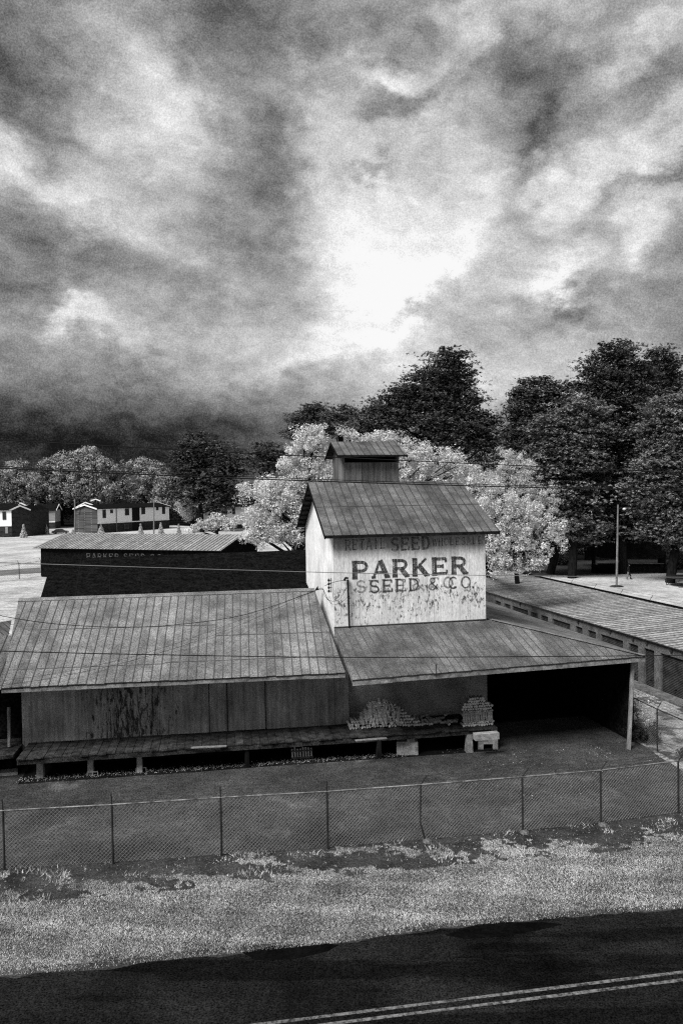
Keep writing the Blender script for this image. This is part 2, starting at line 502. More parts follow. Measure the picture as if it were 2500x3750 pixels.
M['field'] = ground_mat('mown_field', .29, .55, .12, 1.2, .45, ((.25, .9, 1), .54, .65), 5)
M['yard'] = ground_mat('yard_gravel', .024, .075, .35, 3, .95, ((.6, .5, 1), .60, 1.6), 17)
M['verge'] = ground_mat('verge_soil', .02, .06, .8, 5, .6, None, 20)
M['road'] = ground_mat('worn_asphalt', .004, .019, .35, 6, .9, ((.12, .9, 1), .5, .5), 24)
M['patch'] = ground_mat('fresh_asphalt', .002, .006, 1, 8, .4, None, 24)
M['gravel'] = ground_mat('pale_gravel', .15, .34, .6, 3, .6, ((.8, .8, 1), .54, .3), 12)
M['lane'] = ground_mat('grey_lane', .10, .17, .3, 3, .4, None, 6)
M['shade_dirt'] = ground_mat('dark_dirt_and_shade', .004, .014, .6, 3, .5, None, 20)  # near-black soil; also paints the shade of dock and bay floors
M['yard_right'] = ground_mat('sandy_yard', .26, .52, .2, 1.5, .4, None, 7)
M['forest_floor'] = ground_mat('needle_floor', .025, .07, .15, 1.5, .5, None, 5)


# ------------------------------------------------------------------ ground
def sheet(name, pts, z, mat, jag=0.0, sub=0.6, kind='structure'):
    """flat sheet with slightly irregular border"""
    out = []
    for i, p in enumerate(pts):
        a = Vector(p); b = Vector(pts[(i + 1) % len(pts)])
        n = max(1, int((b - a).length / sub)) if jag else 1
        for k in range(n):
            q = a.lerp(b, k / n)
            if jag and k:
                nn = mnoise.noise(Vector((q.x * 1.1, q.y * 1.1, z * 50))) + .5 * mnoise.noise(Vector((q.x * 4, q.y * 4, z * 70)))
                d = (b - a).normalized(); q = q + Vector((-d.y, d.x, 0)) * nn * jag
            out.append((q.x, q.y, z))
    me = bpy.data.meshes.new(name); bmv = out
    import bmesh
    bm = bmesh.new(); vs = [bm.verts.new(v) for v in bmv]
    f = bm.faces.new(vs); bmesh.ops.triangulate(bm, faces=[f]); bm.normal_update()
    for f in bm.faces:
        if f.normal.z < 0: f.normal_flip()
    bm.to_mesh(me); bm.free()
    me.materials.append(mat)
    o = bpy.data.objects.new(name, me); col.objects.link(o)
    if kind: o['kind'] = kind
    return o


g = MB(); g.face([(-1500, -300, 0), (1500, -300, 0), (1500, 2500, 0), (-1500, 2500, 0)]); o = g.build('ground', M['field']); tag(o, kind='structure')
Z1, Z2, Z3, Z4 = .004, .008, .012, .016
road_edge_px = [(-900, 3640), (-300, 3605), (0, 3578), (330, 3555), (600, 3520), (870, 3495), (1250, 3455), (1620, 3400), (2100, 3362), (2500, 3328), (2900, 3285), (3500, 3230)]
road_edge = [P(x, y) for x, y in road_edge_px]
fence_base_px = [(18, 3190), (415, 3165), (812, 3135), (1200, 3110), (1557, 3080), (1912, 3048), (2198, 3020), (2482, 2980)]
fb = [P(x, y) for x, y in fence_base_px]
dirL = (fb[0] - fb[1]); fb0 = fb[0] + dirL
fence_line = [fb0 + dirL * 2, fb0] + fb + [Vector((14.3, 26.3, 0))]
yard_pts = [fence_line[0] + Vector((-8, 1, 0))] + fence_line + [Vector((13.4, 31.5, 0)), Vector((12.0, 38, 0)), Vector((8, 50, 0)), Vector((-13.2, 36, 0)), Vector((-14.6, 30.5, 0)), Vector((-28, 30.0, 0))]
sheet('yard', yard_pts, Z1, M['yard'], .10)
sheet('road', road_edge + [Vector((40, -4, 0)), Vector((-40, -4, 0))], Z2, M['road'], .20, .35)
verge_pts = road_edge[::-1]
verge_poly = [Vector((-30, 20.8, 0))] + [p + Vector((0, .12, 0)) for p in [fence_line[0]] + fence_line[1:]] + [Vector((32, 27.5, 0))] + [p + Vector((0, -.25, 0)) for p in verge_pts]
sheet('verge', verge_poly, Z1 + .002, M['verge'], .06)
sheet('road_patch', [P(885, 3490), P(1000, 3465), P(1180, 3452), P(1240, 3462), P(1200, 3485), P(1060, 3515), P(940, 3518)], Z3, M['patch'], .05, .3)
sheet('road_patch', [P(1625, 3425), P(1720, 3397), P(1850, 3382), P(1990, 3378), P(2060, 3386), P(1950, 3412), P(1800, 3432), P(1700, 3440)], Z3, M['patch'], .05, .3)
sheet('lane', [P(-900, 2095), P(-40, 2092), P(150, 2078), P(150, 2098), P(-40, 2112), P(-900, 2130)], Z1, M['lane'], .15, 2)
sheet('gravel_drive', [Vector((13.4, 26.5, 0)), Vector((22, 26.5, 0)), Vector((17.7, 39.5, 0)), Vector((9.9, 73, 0)), Vector((4.5, 73, 0)), Vector((12.0, 38, 0))], Z1 + .002, M['gravel'], .12)
sheet('sand_yard', [Vector((17, 76, 0)), Vector((23.5, 46, 0)), Vector((60, 40, 0)), Vector((80, 90, 0)), Vector((52, 104, 0)), Vector((18, 100, 0))], Z1, M['yard_right'], .3, 2)
sheet('forest_floor', [Vector((8, 90, 0)), Vector((20, 97, 0)), Vector((52, 98, 0)), Vector((110, 90, 0)), Vector((150, 400, 0)), Vector((-10, 400, 0)), Vector((-10, 130, 0))], Z1 + .002, M['forest_floor'], .5, 4)
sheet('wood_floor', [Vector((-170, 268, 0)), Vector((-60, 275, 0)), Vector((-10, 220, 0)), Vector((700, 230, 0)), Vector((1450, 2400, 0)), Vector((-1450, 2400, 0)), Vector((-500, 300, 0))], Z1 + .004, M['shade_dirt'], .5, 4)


# ------------------------------------------------------------------ roofs
def clip_strip(poly, u0, u1):
    """clip a 2-D polygon to u0<=u<=u1"""
    def half(pl, k, sgn):
        out = []
        for i in range(len(pl)):
            a, b = pl[i], pl[(i + 1) % len(pl)]
            da, db = sgn * (a[0] - k), sgn * (b[0] - k)
            if da >= 0: out.append(a)
            if (da > 0) != (db > 0) and abs(da - db) > 1e-9:
                t = da / (da - db); out.append((a[0] + (b[0] - a[0]) * t, a[1] + (b[1] - a[1]) * t))
        return out
    p = half(poly, u0, 1)
    return half(p, u1, -1) if p else []


def roof(name, pts, pitch, mats, parent, laps=(), seam_w=.035, seam_h=.02, thick=.05, lap_drop=.012, tone_seed=1, edge_jit=0.0, skew=0.0):
    """metal roof plane: pts start with eave-left, eave-right, then the rest counter-clockwise"""
    rr = random.Random(tone_seed)
    pts = [Vector(p) for p in pts]
    o = pts[0]; ex = (pts[1] - pts[0]).normalized(); n = ex.cross(pts[-1] - pts[0]).normalized(); ey = n.cross(ex)
    uv = [((p - o).dot(ex), (p - o).dot(ey)) for p in pts]
    sk = lambda u, v: (u - skew * v, v)
    w = [(u - skew * v, v) for u, v in uv]
    umin = min(a for a, _ in w); umax = max(a for a, _ in w)
    h2 = (pts[2] - o).dot(n); Lq = uv[1][0]; u2_, v2_ = uv[2]

    def un(a, v, h=0.0):      # follows the slight twist of a sagging roof plane
        u_ = a + skew * v; t_ = v / v2_; ed = Lq + (u2_ - Lq) * t_
        return o + ex * u_ + ey * v + n * (h + h2 * t_ * (u_ / ed if abs(ed) > .05 else 1.0))
    mb = MB(); k = 0; u = umin
    while u < umax - 1e-3:
        u2 = min(u + pitch, umax)
        poly = clip_strip(w, u, u2)
        t = min(1, max(0, rr.gauss(.5, .22)))
        jit = rr.uniform(-edge_jit, edge_jit)
        if len(poly) >= 3:
            q = []
            for (a, v) in poly:
                vv = v + (jit if v < .05 else 0)
                q.append(un(a, vv))
            mb.face(q, 0, t)
            mb.face([p - n * thick for p in q[::-1]], 1, .5)
            vs = [v for _, v in poly]
            if u > umin + .01:
                # seam at the left side of this strip
                lo = min(v for a, v in poly if abs(a - u) < 1e-4) if any(abs(a - u) < 1e-4 for a, _ in poly) else None
                if lo is not None:
                    hi = max(v for a, v in poly if abs(a - u) < 1e-4)
                    if hi - lo > .05:
                        A, B = un(u, lo - .01, seam_h / 2), un(u, hi, seam_h / 2)
                        mb.mat = 1; mb.tone = .5
                        mb.beam(A, B, seam_w, seam_h, n)
        u = u2; k += 1
    for lp in laps:
        if len(lp) == 3: v0, a0, a1 = lp
        else: v0, a0, a1 = lp[0], None, None
        tgt = [(v, a) for a, v in w]
        s = clip_strip(tgt, v0 - .012, v0 + .012)
        if len(s) >= 3:
            A0 = min(q[1] for q in s); A1 = max(q[1] for q in s)
            if a0 is not None: A0, A1 = max(A0, a0), min(A1, a1)
            mb.mat = 1; mb.beam(un(A0, v0, .006), un(A1, v0, .006), .03, .016, n)
    # rim
    mb.mat = 1
    for i in range(len(pts)):
        a, b = pts[i] - n * thick * .5, pts[(i + 1) % len(pts)] - n * thick * .5
        mb.face([a - n * thick * .5, b - n * thick * .5, b + n * thick * .49, a + n * thick * .49], 1, .5)
    return mb.build(name, mats, parent)


# ------------------------------------------------------------------ the seed warehouse
PHI = math.radians(11.2)
ex = Vector((math.cos(PHI), math.sin(PHI), 0)); ey = Vector((-math.sin(PHI), math.cos(PHI), 0)); ez = Vector((0, 0, 1))
TFL = at(1224, 2303, 33.1); TFL = Vector((TFL.x, TFL.y, 0))     # tower front left corner
TW, TD = 6.97, 8.0
wh = thing('seed_warehouse', (TFL.x, TFL.y, 0), 'old warehouse with a whitewashed painted tower, grey metal roofs and a loading dock', 'warehouse')


def T(a, b, z): return TFL + ex * a + ey * b + ez * z


def prism(mb, foot, z0, z1):
    n = len(foot)
    b = [Vector((p.x, p.y, z0)) for p in foot]; t = [Vector((p.x, p.y, z1)) for p in foot]
    mb.faces(b + t, [tuple(range(n - 1, -1, -1)), tuple(range(n, 2 * n))] + [(i, (i + 1) % n, n + (i + 1) % n, n + i) for i in range(n)])


# tower walls
RZ, RB, EZ = 11.50, 4.1, 9.17
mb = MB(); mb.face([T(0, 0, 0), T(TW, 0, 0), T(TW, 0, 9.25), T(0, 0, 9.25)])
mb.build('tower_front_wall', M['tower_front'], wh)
mb = MB()
gz = RZ - .12
mb.face([T(0, TD, 0), T(0, 0, 0), T(0, 0, 9.2), T(0, RB, gz), T(0, TD, 9.2)])
mb.face([T(TW, 0, 0), T(TW, TD, 0), T(TW, TD, 9.2), T(TW, RB, gz), T(TW, 0, 9.2)])
mb.face([T(TW, TD, 0), T(0, TD, 0), T(0, TD, 9.2), T(TW, TD, 9.2)])
mb.build('tower_side_wall', M['tower_side'], wh)
mb = MB(); mb.box(T(-.02, 1.62, 9.45), ex, ey, ez, .03, .05, .28); mb.build('vent_slot', M['black'], wh)
# tower roof
oh = .42
E = EZ
fl, fr = T(-oh, -.42, E), T(TW + oh + .1, -.42, E)
rl, rr_ = T(-oh, RB, RZ), T(TW + oh - .1, RB, RZ)
bl, br = T(-oh, TD + .42, E), T(TW + oh, TD + .42, E)
tr = roof('tower_roof', [fl, fr, rr_, rl], .375, [M['tower_roof'], M['seam']], wh, laps=[(2.55,)], tone_seed=3)
roof('tower_roof', [br, bl, rl, rr_], .375, [M['tower_roof'], M['seam']], wh, laps=[(2.5,)], tone_seed=4)
mb = MB()
for (a, b) in ((fl, rl), (bl, rl), (fr, rr_), (br, rr_)):
    mb.beam(a - ez * .10, b - ez * .10, .04, .15)
mb.beam(fl - ez * .09 + ey * .03, fr - ez * .09 + ey * .03, .03, .09)
mb.build('fascia_board', M['dark_wood'], wh)
for k in range(1, 9):                         # lookouts seen under the left gable
    a = k / 9
    for e_ in (bl, fl):
        p = e_.lerp(rl, a) - ez * .13; mb = MB(); mb.beam(p + ex * .03, p + ex * (oh + .05), .05, .07); mb.build('rafter_tail', M['dark_wood'], wh)
mb = MB()
for k in range(3):
    mb.beam(T(-oh + .02, TD + .25 - .04 * k, 9.0 + .14 * k), T(-.02, TD + .25 - .04 * k, 9.0 + .14 * k), .02, .05)
mb.build('gable_slat', M['white_paint'], wh)
# cupola
ca0 = (at(1262, 1760, 37.1) - TFL).dot(ex); ca1 = (at(1463, 1760, 37.6) - TFL).dot(ex)
cb0, cb1 = RB - .06, RB + 2.75
mb = MB()
CZ = 12.86
mid = (cb0 + cb1) / 2
nb_ = 9
for i in range(nb_):
    a0 = ca0 + (ca1 - ca0) * i / nb_; a1 = ca0 + (ca1 - ca0) * (i + 1) / nb_ - .012
    mb.tone = RND.random()
    top = 12.45
    mb.box(T((a0 + a1) / 2, cb0 + .02 + RND.uniform(0, .012), (10.6 + top) / 2), ex, ey, ez, (a1 - a0) / 2, .02, (top - 10.6) / 2)
for i in range(7):
    b0 = cb0 + (cb1 - cb0) * i / 7; b1 = cb0 + (cb1 - cb0) * (i + 1) / 7 - .012
    for a in (ca0, ca1):
        mb.tone = RND.random(); bm_ = (b0 + b1) / 2
        zt = CZ + (1 - abs(bm_ - mid) / (mid - cb0)) * .5
        mb.box(T(a, bm_, (10.2 + zt) / 2), ex, ey, ez, .02, (b1 - b0) / 2, (zt - 10.2) / 2)
mb.tone = .4
mb.box(T((ca0 + ca1) / 2, cb1, 11.6), ex, ey, ez, (ca1 - ca0) / 2 - .03, .02, 1.2)
mb.build('cupola_wall', M['cupola_wood'], wh)
mb = MB(); mb.box(T((ca0 + ca1) / 2, cb0 + .5, 12.4), ex, ey, ez, (ca1 - ca0) / 2 - .05, .01, .5); mb.build('opening_shade_panel', M['black'], wh)  # black panel paints the shade inside the cupola opening
for k, a in enumerate((ca0, ca1)):
    mb = MB(); mb.box(T(a, cb0 + .02, 12.65), ex, ey, ez, .05, .03, .23); mb.build('cupola_corner_post', M['weathered'], wh)
cfl, cfr = T(ca0 - .36, cb0 - .42, 12.80), T(ca1 + .36, cb0 - .42, 12.80)
crl, crr = T(ca0 - .36, mid, 13.56), T(ca1 + .22, mid, 13.56)
cbl, cbr = T(ca0 - .36, cb1 + .42, 12.80), T(ca1 + .36, cb1 + .42, 12.80)
roof('cupola_roof', [cfl, cfr, crr, crl], .33, [M['tower_roof'], M['seam']], wh, tone_seed=8)
roof('cupola_roof', [cbr, cbl, crl, crr], .33, [M['tower_roof'], M['seam']], wh, tone_seed=9)
mb = MB()
for (a, b) in ((cfl, crl), (cbl, crl), (cfr, crr), (cbr, crr)):
    mb.beam(a - ez * .08, b - ez * .08, .035, .12)
mb.beam(cfl - ez * .07, cfr - ez * .07, .03, .06)
mb.build('fascia_board', M['dark_wood'], wh)

# left wing
LE0, LE1 = P(4, 2519, 3.8), P(1264, 2463, 3.8)
LR0, LR1 = P(70, 2195, 6.5), P(1150, 2157, 6.5)
lr_mid0 = LE0.lerp(LR0, .02)
leftn = (LE1 - LE0).normalized()
roof('main_roof', [LE0, LE1, LR1, LR0], .345, [M['metal_roof'], M['roof_rib']], wh, laps=[(1.0, .2, 6), (1.07, 6, 13), (3.45, .2, 8), (2.7, 8, 13.6)], tone_seed=5, edge_jit=.02)
LB0, LB1 = LR0 + ey * 4.6 - ez * 2.3, LR1 + ey * 4.6 - ez * 2.3
roof('main_roof', [LB1, LB0, LR0, LR1], .69, [M['metal_roof'], M['seam']], wh, tone_seed=6)
mb = MB(); dn = (LE0 - LR0).normalized()
mb.beam(LR0 + ez * .035 + dn * .1, LR1 + ez * .035 + dn * .1, .24, .02, (dn.cross(leftn))); mb.build('ridge_cap', M['metal_roof'], wh)
# lower left extension that steps out beyond the rake
q = lambda t, off: LE0.lerp(LR0, t) - leftn * off - ez * .03
roof('side_roof', [q(.0, 2.6) - ez * .03, q(.0, .0) - ez * .03, q(.58, .0) - ez * .05, q(.58, 2.6) - ez * .05], .345, [M['wing_roof'], M['seam']], wh, tone_seed=12)
q2 = [P(-160, 2300, 5.0), P(28, 2335, 4.9), P(45, 2272, 5.2), P(-160, 2330, 5.3)]
roof('side_roof', [P(-180, 2372, 4.95), P(31, 2336, 4.95), P(44, 2271, 5.35), P(-180, 2330, 5.35)], .345, [M['wing_roof'], M['seam']], wh, tone_seed=14)
# small projecting canopy at the far left end
roof('side_canopy', [P(-150, 2500, 3.75), P(5, 2481, 3.75), P(52, 2430, 3.98), P(-150, 2420, 4.1)], .345, [M['metal_roof'], M['seam']], wh, tone_seed=17)
# fascia of the left wing
mb = MB()
nseg = 9
for i in range(nseg):
    a, b = LE0.lerp(LE1, i / nseg), LE0.lerp(LE1, (i + 1) / nseg)
    mb.tone = RND.random()
    off = Vector((0, .06, -.14 + RND.uniform(-.012, .012)))
    mb.beam(a + off, b + off - leftn * .01, .03, .13)
mb.build('fascia_board', M['fascia'], wh)
for i in range(28):
    mb = MB(); p = LE0.lerp(LE1, (i + .5) / 28); mb.beam(p + Vector((0, .12, -.15)), p + ey * 2.3 + ez * (2.3 * .52 - .15), .05, .12)
    mb.build('rafter', M['dark_wood'], wh)
# left wing walls
w0 = P(84, 2722, 1.0); w1 = P(1278, 2650, 1.0); w0.z = 0; w1.z = 0
wd = (w1 - w0).normalized()
secs = [(.0, .62, 'dock_wall'), (.62, .77, 'dock_wall'), (.77, 1.0, 'dock_wall')]
mb = MB()
prism(mb, [w0, w1, w1 + ey * .12, w0 + ey * .12], 0.2, 4.7)
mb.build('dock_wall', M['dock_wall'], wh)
mb = MB()
prism(mb, [w0 + ey * .12, w0 + ey * 8, w0 + ey * 8 + wd * .12, w0 + ey * .12 + wd * .12], 0.0, 4.5)
prism(mb, [w0 + ey * 8, w1 + ey * 7, w1 + ey * 7.1, w0 + ey * 8.1], 0.0, 4.0)
mb.build('end_wall', M['dark_wood'], wh)
for px_ in (765, 830, 968, 1222):
    mb = MB()
    fr_ = (px_ - 118) / (1278 - 118); p = w0.lerp(w1, fr_) - ey * .02
    mb.box(p + ez * 2.4, wd, ey, ez, .014, .012, 1.4)
    mb.build('wall_batten', M['dark_wood'], wh)
wx = w0 - wd * 7
mb = MB(); prism(mb, [wx + ey * .9, w0 + ey * .9, w0 + ey * 1.0, wx + ey * 1.0], 0.0, 3.9); prism(mb, [w0, w0 + ey * .95, w0 + ey * .95 - wd * .06, w0 - wd * .06], 0, 4.3)
mb.build('office_wall', M['black'], wh)
mb = MB(); dkx = P(62, 2780, 1.0); a_ = P(-260, 2792, .98); c_ = P(50, 2764, .98)
nn_ = Vector((-.14, .99, 0)); mb.hexa([a_ - ez * .14, c_ - ez * .14, c_ + nn_ * 2.2 - ez * .14, a_ + nn_ * 2.2 - ez * .14], [a_, c_, c_ + nn_ * 2.2, a_ + nn_ * 2.2]); mb.build('dock_deck', M['dock_wood'], wh)
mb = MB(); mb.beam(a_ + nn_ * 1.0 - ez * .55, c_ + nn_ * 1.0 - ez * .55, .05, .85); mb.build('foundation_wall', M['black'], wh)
# sliding door leaf with frame
d0, d1 = w0.lerp(w1, .737), w0.lerp(w1, .952)
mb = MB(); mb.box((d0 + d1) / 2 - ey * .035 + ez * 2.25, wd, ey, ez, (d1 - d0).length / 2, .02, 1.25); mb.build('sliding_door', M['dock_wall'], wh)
mb = MB(); mb.beam(d0 - ey * .075 + ez * 3.52 - wd * .4, d1 - ey * .075 + ez * 3.52 + wd * .3, .05, .08); mb.build('door_track', M['dark_wood'], wh)
# low left office under the canopy with a post
mb = MB(); mb.beam(P(36, 2735, 1.0), P(33, 2590, 2.5), .1, .1, (0, 1, 0)); mb.build('dock_post', M['post_wood'], wh)

# right wing: front slope, side slope, back
RE0, RC = P(1290, 2490, 3.8), P(2362, 2403, 3.8)
RA = T(TW + .25, -.05, 5.13); RT0 = T(-.02, -.03, 5.13)
roof('right_roof', [RE0, RC, RA, RT0], .33, [M['wing_roof'], M['roof_rib']], wh, laps=[(1.75, 4.0, 9.0)], tone_seed=21, edge_jit=.015, seam_w=.03)
side_dir = Vector((-math.sin(math.radians(11.7)), math.cos(math.radians(11.7)), 0))
RCb = RC + side_dir * 16.5; RAb = RA + side_dir * 16.0
roof('right_roof', [RC, RCb, RAb, RA], .45, [M['metal_roof'], M['roof_rib']], wh, tone_seed=22, seam_w=.025, seam_h=.006)
mb = MB(); mb.beam(RC + ez * .03, RA + ez * .03, .22, .02); mb.build('hip_cap', M['metal_roof'], wh)
mb = MB(); mb.beam(RT0 + ez * .02 - ey * .04 + ex * .0, T(TW, -.06, 5.17), .10, .03); mb.build('wall_flashing', M['seam'], wh)
mb = MB()
rd = (RC - RE0).normalized()
for i in range(8):
    a, b = RE0.lerp(RC, i / 8), RE0.lerp(RC, (i + 1) / 8); mb.tone = RND.random()
    off = Vector((0, .05, -.15 + RND.uniform(-.01, .01))); mb.beam(a + off, b + off - rd * .01, .035, .17)
mb.beam(RC + Vector((-.04, .05, -.14)), RCb + Vector((-.04, 0, -.14)), .03, .15)
mb.beam(RE0 + Vector((0.02, .05, -.1)), RT0 + Vector((0.02, 0, -.1)), .04, .12)
mb.build('fascia_board', M['fascia'], wh)
for i in range(30):
    mb = MB(); p = RE0.lerp(RC, (i + .5) / 30); lr_ = min(2.6, (29.5 - i) / 30 * 10 * .33); mb.beam(p + Vector((0, .12, -.17)), p + ey * lr_ + ez * (lr_ * .34 - .2), .05, .12)
    mb.build('rafter', M['dark_wood'], wh)
# front wall of the tower continues down behind the dock, painted grey
mb = MB(); mb.box(T(TW / 2, -.03, 2.9), ex, ey, ez, TW / 2, .02, 2.0); mb.build('dock_wall', M['right_wall'], wh)
# open bay: floor, back wall, right wall, soffit; inner shade painted in black
bayR = RC + Vector((-.45, .15, 0)); bayR.z = 0
bb = 9.0
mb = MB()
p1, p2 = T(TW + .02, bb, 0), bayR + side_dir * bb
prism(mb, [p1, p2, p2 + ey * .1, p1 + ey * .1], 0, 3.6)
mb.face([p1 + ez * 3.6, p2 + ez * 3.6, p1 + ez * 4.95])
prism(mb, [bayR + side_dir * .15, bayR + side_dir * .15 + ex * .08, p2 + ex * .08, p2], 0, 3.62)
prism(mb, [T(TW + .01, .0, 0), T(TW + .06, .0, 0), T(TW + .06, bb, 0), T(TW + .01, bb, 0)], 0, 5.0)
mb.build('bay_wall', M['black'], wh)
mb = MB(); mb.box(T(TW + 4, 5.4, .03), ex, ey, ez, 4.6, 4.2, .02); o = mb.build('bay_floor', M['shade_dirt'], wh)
mb = MB(); mb.beam(P(2300, 2745, 0), P(2315, 2412, 3.62), .13, .13, (0, 1, 0)); mb.build('corner_post', M['post_wood'], wh)
# vent pipe at the eave of right wing
mb = MB(); b_ = P(1597, 2478, 3.86); mb.tube([b_, b_ + ez * .42, b_ + ez * .5 + ex * .02], .018, 6); mb.build('vent_pipe', M['wire'], wh)

# dock
dk0, dk1 = P(62, 2780, 1.0), P(1822, 2664, 1.0)
dd = (dk1 - dk0).normalized()
mb = MB()
L = (dk1 - dk0).length; nb_ = 58
for i in range(nb_):
    a = dk0 + dd * (L * i / nb_); b = dk0 + dd * (L * (i + 1) / nb_ - .02)
    back = 2.05 if i < 41 else 2.2
    j = RND.uniform(-.05, .06); h = RND.uniform(-.01, .01)
    mb.tone = RND.random()
    fr0 = Vector((-dd.y, dd.x, 0))
    pb = [a - fr0 * j, b - fr0 * j, b + fr0 * back, a + fr0 * back]
    mb.hexa([p + ez * (h - .05) for p in pb], [p + ez * h for p in pb])
mb.build('dock_deck', M['dock_wood'], wh)
mb = MB(); frn = Vector((-dd.y, dd.x, 0))
nB = 7
for i in range(nB):
    a = dk0 + dd * (L * i / nB); b = dk0 + dd * (L * (i + 1) / nB - .015); mb.tone = RND.random()
    mb.beam(a + frn * .06 - ez * .16, b + frn * .06 - ez * (.16 + RND.uniform(-.02, .02)), .07, .17)
mb.build('dock_beam', M['dock_wood'], wh)
for (x0, x1, y1, hh) in ((143, 166, 2838, .82), (328, 348, 2828, .80), (507, 526, 2818, .80), (1705, 1728, 2745, .78), (1380, 1396, 2768, .8), (900, 916, 2800, .8)):
    b_ = P((x0 + x1) / 2, y1 + 6, 0) + Vector((0, -.2, 0)); mb = MB()
    w = (x1 - x0) / 2800 * b_.y / 2
    p = [b_ + dd * -w * 1.1, b_ + dd * w * 1.1, b_ + dd * w * 1.1 + frn * .28, b_ - dd * w * 1.1 + frn * .28]
    t_ = [b_ - dd * w * .85 + ez * hh, b_ + dd * w * .85 + ez * hh, b_ + dd * w * .85 + frn * .24 + ez * hh, b_ - dd * w * .85 + frn * .24 + ez * hh]
    if x0 in (1380, 900):
        mb.hexa(p, t_); mb.build('dock_pier', M['dark_wood'], wh)
    else:
        mb.hexa(p, t_); mb.build('dock_pier', M['concrete'], wh)
for cx_, yb in ((340, 2842), (517, 2826)):
    mb = MB(); b_ = P(cx_, yb, 0)
    mb.beam(b_ - dd * .2 + ez * .16, b_ + dd * .2 + ez * .16, .03, .03)
    for s_ in (-.2, 0, .2): mb.beam(b_ + dd * s_, b_ + dd * s_ + ez * .15, .03, .03, (0, 1, 0))
    mb.build('pier_bracket', M['concrete'], wh)


def arch_block(x0, x1, y0, y1, hole, name, mat):
    a, b = P(x0, y1, 0), P(x1, y1, 0); h = (y1 - y0) / 2800 * a.y; w = (b - a).length; d = (b - a).normalized(); n = Vector((-d.y, d.x, 0))
    mb = MB()
    hx0, hx1, hz0, hz1 = hole
    def bx(u0, u1, z0, z1, dep=.45, in_=0.0):
        f = [a + d * (w * u0) + n * in_, a + d * (w * u1) + n * in_, a + d * (w * u1) + n * dep, a + d * (w * u0) + n * dep]
        mb.hexa([p + ez * (h * z0) for p in f], [p + ez * (h * z1) for p in f])
    bx(0, hx0, 0, 1); bx(hx1, 1, 0, 1); bx(hx0, hx1, hz1, 1)
    if hz0 > 0: bx(hx0, hx1, 0, hz0)
    return mb, bx


mb, bx = arch_block(1750, 1822, 2689, 2745, (.27, .75, 0, .36), 'b', None); bx(.30, .62, .66, .92, .46, -.012); mb.build('dock_pier', M['concrete'], wh)
mb, bx = arch_block(1452, 1530, 2716, 2766, (.3, .7, .35, .8), 'b', None); bx(.28, .72, .33, .82, .2, .03); bx(.5, .85, 1.0, 1.28, .4, 0.02); mb.build('dock_pier', M['concrete'], wh)
mb = MB(); a, b = P(1735, 2700, .86), P(1822, 2693, .86); mb.beam(a + ez * .02, b + ez * .02, .3, .26); mb.build('dock_end_block', M['concrete'], wh)
# dark skirt far under the dock keeps the crawl space closed
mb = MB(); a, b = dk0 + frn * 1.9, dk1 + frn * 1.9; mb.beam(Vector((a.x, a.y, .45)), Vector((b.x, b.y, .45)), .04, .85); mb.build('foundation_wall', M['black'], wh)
sheet('painted_dock_shade', [Vector((dk0.x, dk0.y, 0)) + frn * .05, Vector((dk1.x, dk1.y, 0)) + frn * .05, Vector((dk1.x, dk1.y, 0)) + frn * 2, Vector((dk0.x, dk0.y, 0)) + frn * 2], Z2, M['shade_dirt'], .05)  # near-black ground sheet painting the shade beneath the dock

# service mast, insulator rack
mast = P(1279, 2300, 5.1); mb = MB(); mtop = at(1273, 2124, mast.y)
mb.tube([mast, mtop], .042, 8); mb.tube([mtop, mtop + ez * .08, mtop + ez * .1 - ex * .09, mtop - ex * .16 - ez * .02], .05, 8); mb.build('service_mast', M['wire'], wh)
mb = MB(); r0 = T(-.06, .08, 0)
zt, zb = at(1215, 2117, r0.y).z, at(1215, 2170, r0.y).z
mb.beam(r0 + ez * zb - ex * .04, r0 + ez * zt - ex * .04, .03, .03, (0, 1, 0)); mb.beam(r0 + ez * zb - ex * .14, r0 + ez * zt - ex * .14, .025, .025, (0, 1, 0))
for k in range(4):
    z_ = zb + (zt - zb) * (k + .4) / 4; mb.tube([r0 + ez * (z_ - .05) - ex * .14, r0 + ez * z_ - ex * .14, r0 + ez * (z_ + .05) - ex * .14], [.035, .055, .035], 8)
    mb.beam(r0 + ez * z_ - ex * .15, r0 + ez * z_, .02, .02)
mb.build('insulator_rack', M['wire'], wh)
mb = MB(); c = at(1160, 2160, LR1.y); mb.faces([c + v for v in (Vector((-.1, 0, -.02)), Vector((.08, 0, -.02)), Vector((.06, .3, -.02)), Vector((.05, 0, .2)))], [(0, 1, 3), (1, 2, 3), (2, 0, 3), (0, 2, 1)]); mb.build('ridge_flashing', M['wire'], wh)

# ---- painted lettering
def arc(cx, cy, rx, ry, a0, a1, n=12):
    return [(cx + rx * math.cos(math.radians(a0 + (a1 - a0) * i / n)), cy + ry * math.sin(math.radians(a0 + (a1 - a0) * i / n))) for i in range(n + 1)]


